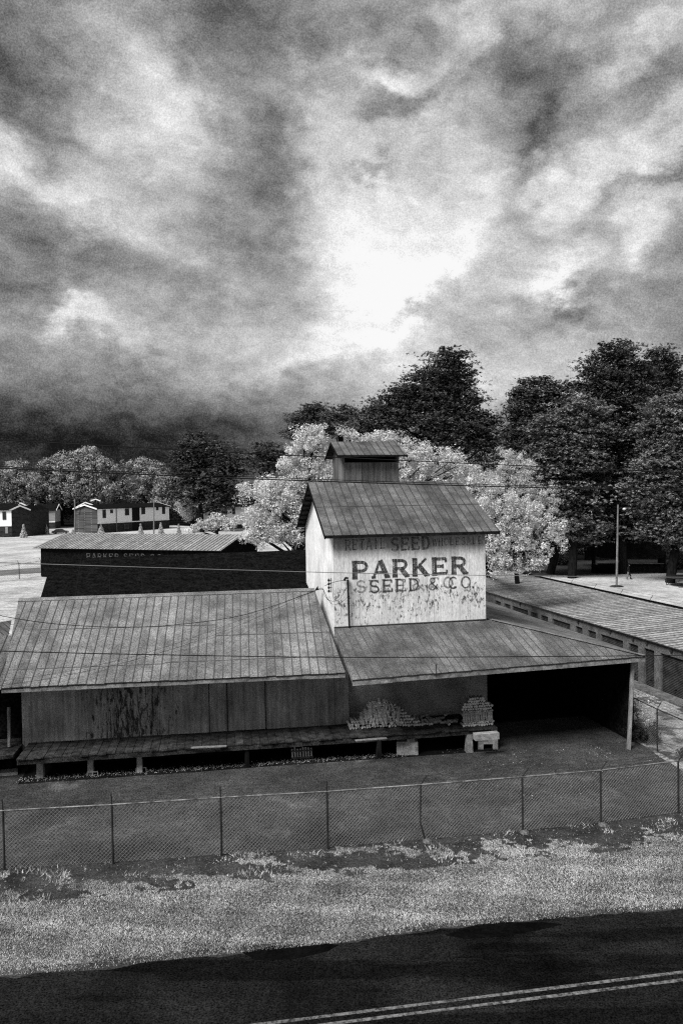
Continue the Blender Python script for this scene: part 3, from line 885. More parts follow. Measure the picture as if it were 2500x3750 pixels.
V_, H_ = 1.0, .62     # stem and bar weights
GL = {
    'P': [([(.2, 0), (.2, 1)], V_), ([(.2, .93), (.55, .93)] + arc(.56, .68, .27, .25, 90, -90) + [(.2, .43)], H_)],
    'R': [([(.2, 0), (.2, 1)], V_), ([(.2, .93), (.52, .93)] + arc(.53, .70, .27, .23, 90, -90) + [(.2, .47)], H_), ([(.52, .47), (.86, 0)], V_)],
    'A': [([(.12, 0), (.46, .98)], .5), ([(.48, 1), (.86, 0)], V_), ([(.26, .3), (.72, .3)], H_)],
    'K': [([(.2, 0), (.2, 1)], V_), ([(.82, 1), (.22, .38)], .5), ([(.42, .60), (.86, 0)], V_)],
    'E': [([(.2, 0), (.2, 1)], V_), ([(.2, .93), (.84, .93)], H_), ([(.2, .5), (.68, .5)], H_), ([(.2, .07), (.88, .07)], H_), ([(.83, .95), (.83, .72)], .5), ([(.66, .62), (.66, .38)], .4), ([(.87, .3), (.87, .05)], .5)],
    'S': [(arc(.5, .72, .3, .23, 20, 270) + arc(.5, .27, .32, .24, 85, -160)[1:], .8)],
    'D': [([(.2, 0), (.2, 1)], V_), ([(.2, .93), (.5, .93)] + arc(.5, .5, .33, .43, 90, -90) + [(.2, .07)], .8)],
    'C': [(arc(.52, .5, .36, .43, 45, 315), .8)],
    'O': [(arc(.5, .5, .36, .43, 0, 360, 20), .8)],
    '&': [(arc(.42, .76, .17, .19, -60, 240, 12) + [(.86, .04)], .6), ([(.52, .60)] + arc(.40, .27, .27, .24, 110, 300, 12) + [(.82, .45)], .6)],
    '.': [([(.12, .0), (.12, .16)], 1.1)],
    'W': [([(.05, 1), (.28, 0)], V_), ([(.28, .02), (.5, .95)], .5), ([(.5, .95), (.72, 0)], V_), ([(.73, .02), (.95, 1)], .5)],
    'H': [([(.2, 0), (.2, 1)], V_), ([(.8, 0), (.8, 1)], V_), ([(.2, .5), (.8, .5)], H_)],
    'L': [([(.2, 0), (.2, 1)], V_), ([(.2, .07), (.85, .07)], H_)],
    'T': [([(.5, 0), (.5, 1)], V_), ([(.1, .93), (.9, .93)], H_)],
    'I': [([(.5, 0), (.5, 1)], V_)],
}
SER = {'P': [.2], 'R': [.2], 'K': [.2], 'E': [.2], 'D': [.2], 'H': [.2, .8], 'L': [.2], 'T': [.5], 'I': [.5]}


def letter(mb, ch, o, ux, uz, un, w, h, tk, serif=True, base=.004):
    k = 0
    strokes = list(GL[ch])
    if serif:
        for sx in SER.get(ch, []):
            strokes += [([(sx - .15, .03), (sx + .15, .03)], .5)]
            if ch != 'T': strokes += [([(sx - .15, .97), (sx + .12, .97)], .5)]
        if ch in 'RK': strokes += [([(.72, .03), (1.0, .03)], .5)]
        if ch == 'A': strokes += [([(-.0, .03), (.24, .03)], .5), ([(.72, .03), (1.0, .03)], .5)]
    for pl, wt in strokes:
        q = [Vector((x * w, y * h)) for x, y in pl]; n = len(q); hw = tk * wt / 2; L, R_ = [], []
        for i in range(n):
            d = (q[min(i + 1, n - 1)] - q[max(i - 1, 0)]); d.normalize(); nn = Vector((-d.y, d.x)) * hw
            L.append(q[i] + nn); R_.append(q[i] - nn)
        dep = base + k * .0008; k += 1
        f3 = lambda p: o + ux * p.x + uz * p.y + un * dep
        for i in range(n - 1):
            mb.face([f3(R_[i]), f3(R_[i + 1]), f3(L[i + 1]), f3(L[i])])


def paint(name, v, cover, streak=(16, 16, 1.5), scale=1.0):
    m, t, bs = newmat(name)
    geo = t.new('ShaderNodeNewGeometry')
    n = t.noise(t.scaled(geo.outputs['Position'], streak), scale, 5, .65)
    g = t.noise(geo.outputs['Position'], 22, 2, .6)
    setgrey(t, bs, t.ramp(g, .3, .7, v * .6, v * 1.5)); bs.inputs['Roughness'].default_value = .9; bs.inputs['Specular IOR Level'].default_value = .05
    a = t.ramp(t.m('ADD', t.m('MULTIPLY', n, .6), t.m('MULTIPLY', g, .4)), cover[0], cover[1], 1.0, cover[2])
    t.l.new(a, bs.inputs['Alpha'])
    return m


M['line'] = paint('worn_line_paint', .2, (.42, .58, .10), (7, 7, 7))
M['letter'] = paint('faded_black_letter', .05, (.45, .62, .22), (22, 22, 1.3))
for (a, b) in (((1250, 3716), (2500, 3561)), ((1250, 3746), (2500, 3590))):
    pa, pb = P(*a), P(*b); d = (pb - pa).normalized(); n = Vector((-d.y, d.x, 0)) * .046
    qa, qb = pa - d * 14, pb + d * 14
    pts = [qa - n, qb - n, qb + n, qa + n]
    sheet('road_marking', pts, Z3 + .001, M['line'], .008, .25)
M['letter_ghost'] = paint('ghost_letter', .2, (.42, .60, .15))
M['letter_top'] = paint('washed_out_letter', .09, (.39, .59, .10))
M['letter_pale'] = paint('pale_letter', .10, (.45, .60, .1), (6, 6, 3))


def tower_word(name, chars, x0, x1, yb, yt, mat, tk, serif=True, gaps=None, lift=.004):
    """word painted on the tower face between survey columns x0 and x1"""
    dpl = TFL.dot(ey)
    def hit(px, py):
        r = ray(px, py); o = Vector((0, 0, CAMH)); t = (dpl - o.dot(ey)) / r.dot(ey); return o + r * t
    A, B = hit(x0, yb), hit(x1, yb - (x1 - x0) * .048); Tt = hit(x0, yt)
    h = Tt.z - A.z; n = len(chars); span = (B - A).dot(ex)
    wd_ = [gaps.get(c, 1.0) if gaps else 1.0 for c in chars]
    tot_ = sum(wd_); u = 0; mb = MB()
    slope = (B.z - A.z)
    for c, wv_ in zip(chars, wd_):
        w = span / tot_ * wv_
        if c != ' ':
            o = A + ex * (span * u / tot_) + ez * (slope * u / tot_)
            letter(mb, c, o, ex, ez, -ey, w * .93, h, tk, serif, lift)
        u += wv_
    return mb.build(name, mat, wh)


tower_word('painted_name', 'PARKER', 1285, 1718, 2120, 2056, M['letter'], .225)
tower_word('painted_subtitle', 'SEED & CO.', 1300, 1680, 2171, 2126, M['letter_ghost'], .11, gaps={' ': .35, '.': .35, '&': 1.1})
tower_word('painted_subtitle', 'SEED & CO.', 1348, 1745, 2172, 2124, M['letter'], .085, gaps={' ': .5, '.': .35, '&': 1.05}, lift=.012)
tower_word('painted_top_line', 'RETAIL', 1262, 1415, 2016, 1976, M['letter_top'], .07, True)
tower_word('painted_top_line', 'SEED', 1428, 1578, 2018, 1970, M['letter_top'], .13, True)
tower_word('painted_top_line', 'WHOLESALE', 1582, 1768, 2000, 1972, M['letter_top'], .05, True)

# ------------------------------------------------------------------ the dark building behind the left wing
dr0, dr1 = P(192, 2047, 7.5), P(1135, 2013, 7.5)
b0 = at(146, 2200, 36.6); b1 = at(1135, 2168, 39.5)
sl = (b0 - dr0); b1 = dr1 + Vector((sl.x, sl.y, sl.z))
rb = thing('tarred_building', ((b0.x + b1.x) / 2, (b0.y + b1.y) / 2 + 2, 0), 'black tarred gable building close behind the left wing roof', 'building')
roof('roof', [b0, b1, dr1, dr0], 1.6, [M['black'], M['tar_seam']], rb, laps=[(4.6,), (1.4,)], tone_seed=31, seam_w=.03, seam_h=.01)
bk0, bk1 = dr0 - Vector((sl.x, sl.y, 0)) + ez * sl.z, dr1 - Vector((sl.x, sl.y, 0)) + ez * sl.z
roof('roof', [bk1, bk0, dr0, dr1], 1.6, [M['black'], M['black']], rb, tone_seed=32)
mb = MB()
ft = [b0 + Vector((.4, .4, 0)), b1 + Vector((-.3, .4, 0)), bk1 + Vector((-.3, -.4, 0)), bk0 + Vector((.4, -.4, 0))]
prism(mb, ft, 0, min(b0.z, b1.z) - .15)
g0, g1 = ft[0], ft[3]
mb.face([Vector((g1.x, g1.y, b0.z - .2)), Vector((g0.x, g0.y, b0.z - .2)), Vector(((g0.x + g1.x) / 2, (g0.y + g1.y) / 2, 7.35))])
mb.build('wall', M['black'], rb)

# ------------------------------------------------------------------ long open shed far behind
se0, se1 = P(120, 2007, 4.0), P(808, 2017, 4.0)
sd = (se1 - se0).normalized(); sn = Vector((-sd.y, sd.x, 0))
sr0 = se0 + sn * 6.3 + ez * 1.68; sr1 = se1 + sn * 6.0 + ez * 1.66
sh = thing('long_shed', ((se0 + se1) / 2 + sn * 6).to_tuple()[:2] + (0,), 'long dark shed with a pale corrugated roof in the field behind the warehouse', 'shed')
roof('roof', [se0, se1, sr1, sr0], .55, [M['shed_roof'], M['seam']], sh, laps=[(3.2,)], tone_seed=41, seam_w=.06, seam_h=.04)
sb0, sb1 = se0 + sn * 12.4, se1 + sn * 12.0
roof('roof', [sb1, sb0, sr0, sr1], 1.1, [M['shed_roof'], M['seam']], sh, tone_seed=42)
mb = MB()
f_ = [se0 + sd * .95 + sn * .5, se1 - sd * .8 + sn * .5, sb1 - sd * .8 - sn * .5, sb0 + sd * .95 - sn * .5]
prism(mb, f_, 0, 3.95)
for (p, q_) in ((f_[3], f_[0]), (f_[1], f_[2])):
    m_ = (p + q_) / 2; mb.face([Vector((p.x, p.y, 3.9)), Vector((q_.x, q_.y, 3.9)), Vector((m_.x, m_.y, 5.5))])
mb.build('wall', M['black'], sh)
mb = MB(); mb.beam(se1 - ez * .1, sr1 - ez * .1, .06, .2); mb.beam(se1 + sn * 12 - ez * .1, sr1 - ez * .1, .06, .2); mb.build('fascia_board', M['dark_wood'], sh)
# words on the shed wall
mb = MB(); wf = f_[0] - sn * .02


def shed_word(chars, px0, px1, yt, hgt):
    o_ = Vector((0, 0, CAMH)); dpl = wf.dot(sn)
    def hit(px, py):
        r = ray(px, py); t = (dpl - o_.dot(sn)) / r.dot(sn); return o_ + r * t
    A, B = hit(px0, yt), hit(px1, yt); span = (B - A).dot(sd); n = len(chars)
    for i, c in enumerate(chars):
        letter(mb, c, Vector((A.x, A.y, A.z - hgt)) + sd * (span * i / n), sd, ez, -sn, span / n * .86, hgt, .16, False, .01)


shed_word('PARKER', 316, 440, 2025, .8); shed_word('SEED', 452, 536, 2026.5, .8); shed_word('CO.', 548, 625, 2028.5, .8)
mb.build('painted_letters', M['letter_pale'], sh)


# ------------------------------------------------------------------ self storage building
sdir = Vector((-math.sin(math.radians(12.9)), math.cos(math.radians(12.9)), 0)); sper = Vector((math.cos(math.radians(12.9)), math.sin(math.radians(12.9)), 0))
W0 = P(2313, 2493, 0)
sA = W0 - sdir * 16; sB = W0 + sdir * 31
st = thing('storage_building', (W0.x + 3, W0.y, 0), 'long low block storage building with roller doors and corrugated roof, right edge', 'storage building')
SH = 2.66
roof('roof', [sB + ez * (SH + .02) - sper * .18, sA + ez * (SH + .02) - sper * .18, sA + sper * 6.9 + ez * 3.05, sB + sper * 6.9 + ez * 3.05], .5, [M['storage_roof'], M['storage_rib']], st, tone_seed=51, seam_w=.11, seam_h=.014)
mb = MB(); mb.beam(sA + sper * 6.95 + ez * 3.1, sB + sper * 6.95 + ez * 3.1, .16, .14); mb.build('roof_edge_trim', M['black'], st)
mb = MB()


def wall_s(px):
    r = ray(px, 2300); o_ = Vector((0, 0, 0)); n = sper
    t = W0.dot(n) / Vector((r.x, r.y, 0)).dot(n); p = Vector((r.x * t, r.y * t, 0)); return (p - W0).dot(sdir)


doors_px = [(2416, 2520), (2356, 2393), (2300, 2334), (2197, 2279), (2150, 2180), (2106, 2131), (2021, 2086), (1979, 2006), (1942, 1967), (1876, 1932), (1845, 1868), (1813, 1834)]
ds = sorted([tuple(sorted((wall_s(a), wall_s(b)))) for a, b in doors_px])
unit = []
s_ = -3.9 - 3.3
ds = [(-12.6, -9.8), (-8.9, -7.4)] + ds if False else ds
ds = [(ds[0][0] - 8.8, ds[0][0] - 6.0), (ds[0][0] - 4.9, ds[0][0] - 3.6), (ds[0][0] - 2.5, ds[0][0] - 1.2)] + ds
DT = 2.12
cur = -16.0
def wseg(a, b, z0, z1, th=.25, off=0):
    if b - a < .01: return
    f = [W0 + sdir * a + sper * off, W0 + sdir * a + sper * th, W0 + sdir * b + sper * th, W0 + sdir * b + sper * off]
    mb.hexa([p + ez * z0 for p in f[::1]], [p + ez * z1 for p in f])
for (a, b) in ds:
    wseg(cur, a, 0, DT); cur = b
wseg(cur, 31, 0, DT); wseg(-16, 31, DT, SH)
wseg(-16, 31, 0.0, SH, 6.75, 6.5)
e = [W0 + sdir * 31, W0 + sdir * 31 + sper * 6.7, W0 + sdir * 30.8 + sper * 6.7, W0 + sdir * 30.8]
prism(mb, e, 0, SH)
e = [W0 - sdir * 15.8, W0 - sdir * 15.8 + sper * 6.7, W0 - sdir * 16 + sper * 6.7, W0 - sdir * 16]
prism(mb, e, 0, SH)
mb.build('wall', M['storage_wall'], st)
for (a, b) in ds:
    mb = MB(); n = 24
    for k in range(n):
        z0 = .06 + (DT - .06) * k / n; z1 = z0 + (DT - .06) / n
        mb.tone = .5
        p = W0 + sdir * a + sper * .14; q_ = W0 + sdir * b + sper * .14
        mb.face([q_ + ez * z0, p + ez * z0, p + ez * (z0 + z1) / 2 - sper * .035, q_ + ez * (z0 + z1) / 2 - sper * .035])
        mb.face([q_ + ez * (z0 + z1) / 2 - sper * .035, p + ez * (z0 + z1) / 2 - sper * .035, p + ez * z1, q_ + ez * z1])
    dr = mb.build('roller_door', M['shutter_dark'], st)
    mb = MB(); pm = W0 + sdir * ((a + b) / 2) + sper * .08; mb.box(pm + ez * .45, sdir, sper, ez, .07, .03, .02); mb.build('handle', M['fence_metal'], dr)
mb = MB(); wl = []
for k, px_ in enumerate((2458, 2368, 2318, 2234, 2117, 1905)):
    s_ = wall_s(px_); mb = MB(); p = W0 + sdir * s_; mb.box(p - sper * .04 + ez * 2.42, sdir, sper, ez, .08, .05, .06); mb.build('wall_light', M['fence_metal'], st)
mb = MB(); f = [W0 - sdir * 16 - sper * .9, W0 - sdir * 16, W0 + sdir * 31, W0 + sdir * 31 - sper * .9]; prism(mb, f, 0, .1); mb.build('apron', M['storage_wall'], st)


# ------------------------------------------------------------------ fences
def chain_mesh(mb, A, B, h, pitch, r, z0=.06):
    d = (B - A); Lh = Vector((d.x, d.y, 0)).length; u = Vector((d.x, d.y, 0)) / Lh
    n = Vector((-u.y, u.x, 0))
    for sgn in (1, -1):
        k = -h
        while k < Lh:
            a0, a1 = (k, k + h)
            c0, c1 = max(a0, 0), min(a1, Lh)
            if c1 - c0 > .02:
                f0, f1 = (c0 - a0) / h, (c1 - a0) / h
                if sgn < 0: zz0, zz1 = h * (1 - f0), h * (1 - f1)
                else: zz0, zz1 = h * f0, h * f1
                p = A + u * c0 + ez * (z0 + zz0) + ez * ((B.z - A.z) * c0 / Lh); q_ = A + u * c1 + ez * (z0 + zz1) + ez * ((B.z - A.z) * c1 / Lh)
                mb.tube([p + n * (.003 * sgn), q_ + n * (.003 * sgn)], r, 3, False)
            k += pitch


def fence(name, label, posts, h, pitch=.115, r=.0034, arm=None, arm_len=.36, lean=None, wires=3, rail_mat='rail_metal', group=None, pr=.032, bent=None):
    t = thing(name, posts[0], label, 'fence', group)
    tops = []
    for i, p in enumerate(posts):
        mb = MB(); top = p + ez * h
        if bent is not None and i == bent:
            kink = top + (p - top) * .66 + Vector((-.16, 0, 0)); top = top + Vector((-.13, 0, 0))
            mb.tube([p, kink, top], pr, 7)
        else: mb.tube([p, top], pr, 7)
        if arm is not None:
            a = arm[i] if isinstance(arm, list) else arm
            mb.tube([top, top + a * arm_len], pr * .6, 5); tops.append((top, a))
        mb.build('post', M['fence_metal'], t)
    mb = MB()
    for i in range(len(posts) - 1): mb.tube([posts[i] + ez * h, posts[i + 1] + ez * h], .024, 6, False)
    mb.build('top_rail', M[rail_mat], t)
    mb = MB()
    for i in range(len(posts) - 1): chain_mesh(mb, posts[i], posts[i + 1], h - .06, pitch, r)
    o = mb.build('wire_mesh', M['mesh_metal'], t)
    if arm is not None:
        for k in range(wires):
            mb = MB(); f_ = (k + 1) / wires * arm_len
            pts = []
            for i, (tp, a) in enumerate(tops):
                pts.append(tp + a * f_)
                if i < len(tops) - 1:
                    tn, an = tops[i + 1]; pts.append((tp + a * f_ + tn + an * f_) / 2 - ez * .02)
            mb.tube(pts, .006, 3, False)
            for i in range(len(pts) - 1):
                m_ = int((pts[i + 1] - pts[i]).length / .15)
                for j in range(m_):
                    c = pts[i].lerp(pts[i + 1], j / m_); v = Vector((RND.uniform(-1, 1), RND.uniform(-1, 1), RND.uniform(-1, 1))).normalized() * .025
                    mb.tube([c - v, c + v], .003, 3, False)
            mb.build('barbed_wire', M['fence_metal'], t)
    return t


corner = Vector((14.25, 26.35, 0))
posts = [fb0 + dirL, fb0] + fb + [corner]
arms = []
for i in range(len(posts)):
    lean = max(0, (i - 5)) and .55
    arms.append(Vector((lean, -.12, .85)).normalized())
fence('chain_link_fence', 'chain link fence with barbed wire along the grass verge in front of the warehouse yard', posts, 1.80, arm=arms, bent=6)
# concrete footings at three posts
for k in (6, 7, 8):
    mb = MB(); p = posts[k]; V0 = []
    mb.tube([p - ez * .05 + Vector((.05, -.05, 0)), p + ez * .06 + Vector((.05, -.05, 0)), p + ez * .09 + Vector((.05, -.05, 0))], [.17, .14, .05], 9)
    o = mb.build('concrete_footing', M['storage_wall']); tag(o, 'pale concrete lump at the foot of the %s' % {6: 'bent fence post', 7: 'next fence post right of the bent one', 8: 'fence post two right of the bent one'}[k], 'footing', 'concrete footings along the fence')
sp = Vector((-math.sin(math.radians(13.5)), math.cos(math.radians(13.5)), 0))
pside = [corner, P(2405, 2752, 0), ]
pside = [corner + (P(2405, 2752, 0) - corner) * (k / 2) for k in range(3)]
sdv = (pside[2] - pside[0]).normalized()
pside += [pside[2] + Vector((-.175, .985, 0)).normalized() * 2.9 * k for k in (1, 2, 3)]
fence('side_fence', 'chain link fence between the warehouse corner post and the storage drive', pside, 1.78, pitch=.11, arm=Vector((.45, 0, .8)).normalized(), rail_mat='fence_metal')
# fence behind the storage building, only its arms show above the roof
bf = [W0 + sper * 7.3 + sdir * (-9 + 3.6 * k) for k in range(12)]
fence('rear_fence', 'chain link fence hugging the far side of the storage building', bf, 2.9, pitch=.25, r=.006, arm=Vector((.45, -.1, .8)).normalized(), arm_len=.6, rail_mat='fence_metal')
lf = [P(152, 2108, 0), P(72, 2120, 0), P(-10, 2133, 0)]; lfd = lf[2] - lf[1]; lf += [lf[2] + lfd, lf[2] + lfd * 2]
fence('field_fence', 'chain link fence crossing the pale field at the left edge', lf, 2.05, pitch=.3, r=.008, arm=Vector((-.4, 0, .8)).normalized(), arm_len=.5, rail_mat='fence_metal', pr=.05)


# ------------------------------------------------------------------ overhead wires
def cable(label, pts, r, mat='wire', parent=None, name='power_line', group='power lines crossing in front of the warehouse'):
    """smooth curve through surveyed points"""
    out = []
    n = len(pts)
    for i in range(n - 1):
        p0 = pts[max(i - 1, 0)]; p1 = pts[i]; p2 = pts[i + 1]; p3 = pts[min(i + 2, n - 1)]
        if i == 0: p0 = p1 * 2 - p2
        if i == n - 2: p3 = p2 * 2 - p1
        for k in range(10):
            t = k / 10
            out.append(.5 * ((2 * p1) + (p2 - p0) * t + (2 * p0 - 5 * p1 + 4 * p2 - p3) * t * t + (3 * p1 - p0 - 3 * p2 + p3) * t ** 3))
    out.append(pts[-1])
    mb = MB(); mb.tube(out, r, 5, False)
    o = mb.build(name, M[mat], parent)
    if parent is None: tag(o, label, 'cable', group)
    return o


cable('topmost power line, crossing in front of the cupola', [at(-900, 1560, 19.3), at(0, 1611, 20), at(1000, 1664, 21), at(2500, 1731, 22.5), at(3300, 1758, 23.3)], .013)
cable('thinner upper wire of the pair crossing just under the cupola', [at(-900, 1660, 19.3), at(0, 1708, 20), at(1250, 1758, 21), at(2500, 1794, 22.5), at(3300, 1808, 23.3)], .009)
cable('thicker lower wire of the pair crossing just under the cupola', [at(-900, 1662, 19.4), at(0, 1714, 20.1), at(1250, 1765, 21.1), at(2500, 1798, 22.6), at(3300, 1812, 23.4)], .016)
cable('grey wire crossing the painted name on the tower', [at(-900, 2022, 19.3), at(0, 2060, 20), at(1110, 2094, 21), at(1780, 2107, 21.7), at(2500, 2114, 22.5), at(3300, 2118, 23.3)], .010, 'grey_wire')
cable('lowest straight cable, crossing over the warehouse roofs', [at(-900, 2352, 19.3), at(0, 2384, 20), at(600, 2398, 20.6), at(1250, 2407, 21), at(2000, 2404, 21.9), at(2500, 2399, 22.5), at(3300, 2385, 23.3)], .013)
tie = at(1162, 2160, 34.6)
cable('', [at(-300, 2190, 27.5), at(0, 2254, 28.5), at(180, 2282, 29.3), at(400, 2296, 30), at(620, 2290, 31), at(900, 2250, 32.6), tie], .013, 'wire', wh, 'service_cable')
cable('', [P(-20, 2498, 4.0), at(240, 2460, 29.2), at(518, 2396, 30.6), at(797, 2302, 32), tie], .006, 'wire', wh, 'service_cable')
cable('', [P(-20, 2515, 3.9), at(240, 2474, 29.2), at(540, 2404, 30.6), at(850, 2300, 32), tie], .006, 'wire', wh, 'service_cable')
cable('', [tie, at(1180, 2155, 33.6), at(1198, 2190, 33.2), at(1214, 2212, 32.8)], .013, 'wire', wh, 'service_cable')
cable('', [tie, at(1183, 2160, 33.6), at(1188, 2180, 33.2), at(1200, 2196, 32.9)], .009, 'wire', wh, 'service_cable')
cable('', [at(1188, 2146, 33.1), at(1210, 2136, 32.7), at(1240, 2128, 32.6), at(1270, 2125, mtop.y)], .011, 'wire', wh, 'service_cable')
cable('', [at(1198, 2196, 32.9), at(1222, 2202, 32.6), at(1245, 2192, 32.6), at(1268, 2150, mtop.y)], .007, 'wire', wh, 'service_cable')
cable('', [at(1214, 2212, 32.8), at(1235, 2212, 32.6), at(1258, 2200, 32.6), at(1276, 2182, mtop.y)], .007, 'wire', wh, 'service_cable')


# ------------------------------------------------------------------ firewood
def log_mesh(r, L, seed):
    rr = random.Random(seed); mb = MB(); seg = 9
    prof = [r * rr.uniform(.82, 1.12) for _ in range(seg)]
    V = []
    for x in (0, L * .5, L):
        sx, sy = rr.uniform(-.006, .006), rr.uniform(-.006, .006)
        for k in range(seg):
            t = 2 * math.pi * k / seg; V.append(Vector((x, math.cos(t) * prof[k] + sx, math.sin(t) * prof[k] + sy)))
    i0 = len(mb.v)
    mb.mat = 0
    mb.faces(V, [(j * seg + k, j * seg + (k + 1) % seg, (j + 1) * seg + (k + 1) % seg, (j + 1) * seg + k) for j in range(2) for k in range(seg)])
    mb.mat = 1
    mb.faces([v for v in V[:seg]], [tuple(range(seg - 1, -1, -1))]); mb.faces(V[2 * seg:], [tuple(range(seg))])
    me = bpy.data.meshes.new('firewood_log'); me.from_pydata(mb.v, [], mb.f); me.materials.append(M['bark']); me.materials.append(M['log_end'])
    me.polygons.foreach_set('material_index', mb.mi); me.update()
    return me


LM = [log_mesh(RND.uniform(.042, .066), RND.uniform(.36, .46), i) for i in range(8)]
frontd = -frn


def put_log(p, axis, label, group):
    o = bpy.data.objects.new('firewood_log', RND.choice(LM)); col.objects.link(o)
    o.location = p; o.rotation_euler = Vector(axis).to_track_quat('X', 'Z').to_euler()
    tag(o, label, 'firewood', group)


hc0, hc1 = P(1285, 2672, 1.05), P(1590, 2655, 1.05)
hl = (hc1 - hc0).length
def hprof(u): return .12 + .76 * math.exp(-((u - .36) / .25) ** 2) + .38 * math.exp(-((u - .62) / .14) ** 2)
cnt = 0
for row in range(11):
    z = .06 + row * .105
    u = 0.0
    while u < 1:
        if z < hprof(u) + RND.uniform(-.05, .05):
            dep = .10 + .95 * (z / 1.25) + RND.uniform(-.05, .05)
            p = hc0 + (hc1 - hc0) * u + frn * dep; p.z = 1.0 + z
            if .12 < u < .60 and z < .62 * hprof(u) and RND.random() < .55:
                ax = Vector((RND.uniform(-.35, .35) * 1, 0, 0)) + frn * .45 + ez * RND.uniform(.8, 1.1)
            else:
                ax = frn + dd * RND.uniform(-.35, .35) + ez * RND.uniform(-.05, .3)
            put_log(p, ax, 'split firewood log in the wide loose heap on the loading dock', 'logs in the loose heap on the dock'); cnt += 1
        u += .105 / hl * RND.uniform(.98, 1.25)
sc0 = P(1697, 2660, 1.05)
for row in range(11):
    z = .06 + row * .108
    for k in range(12):
        u = (k + .5 * (row % 2)) * .112
        lim = 1.28
        if row > 7:
            if abs(u - .62) > .62 - (row - 7) * .10: continue
        p = sc0 + dd * (u + .02) + frn * (.05 + RND.uniform(-.03, .03) + row * .015); p.z = 1.0 + z
        if row in (2, 3) :
            if row == 3: continue
            ax = ez + frn * .2 + dd * RND.uniform(-.05, .05); p.z -= .06; p = p - frn * .03
            # upright billets in one course
            put_log(p, ax, 'upright log in the tight round stack at the right end of the dock', 'logs in the tight stack on the dock'); continue
        put_log(p, frn + dd * RND.uniform(-.12, .12), 'round log seen end-on in the tight stack at the right end of the dock', 'logs in the tight stack on the dock'); cnt += 1
for k in range(16):
    p = hc1 + dd * RND.uniform(-.3, .9) + frn * RND.uniform(.2, 1.3); p.z = 1.06
    put_log(p, Vector((RND.uniform(-1, 1), RND.uniform(-.5, 1), 0)), 'stray log lying on the dock boards between the heap and the stack', 'loose logs between the piles')

# slatted pallet leaning under the dock
pa, pb_ = P(1066, 2782, 0), P(1146, 2776, 0); mb = MB(); dv = (pb_ - pa).normalized(); Lp = (pb_ - pa).length
pt = thing('pallet', (pa + pb_) / 2, 'small wooden pallet of pale upright slats leaning beneath the dock', 'pallet')
for k in range(8):
    p = pa + dv * (Lp * (k + .5) / 8); mb = MB(); mb.beam(p + ez * .04, p + frn * .18 + ez * RND.uniform(.36, .46), .065, .02, (0, 1, 0)); mb.build('slat', M['log_end'], pt)
mb = MB(); mb.beam(pa + ez * .06 - frn * .03, pb_ + ez * .06 - frn * .03, .03, .06); mb.beam(pa + frn * .1 + ez * .3, pb_ + frn * .1 + ez * .3, .03, .05); mb.build('rail', M['weathered'], pt)
# boards lying on the dock edge and the step slab at the far left
for (x0, y0, x1, y1, lab) in ((700, 2738, 830, 2732, 'pale loose plank on the dock edge above the middle bay'), (1300, 2712, 1415, 2703, 'weathered plank on the dock edge below the firewood heap')):
    mb = MB(); mb.beam(P(x0, y0, 1.04), P(x1, y1, 1.04), .16, .03); o = mb.build('loose_plank', M['post_wood']); tag(o, lab, 'plank', 'loose planks on the dock')
mb = MB(); p = [P(-300, 2870, 0), P(66, 2838, 0), P(66, 2798, 0), P(-300, 2812, 0)]; mb.hexa(p, [v + ez * .12 for v in p]); o = mb.build('concrete_slab', M['concrete']); tag(o, 'pale concrete slab on the ground left of the dock', 'slab')


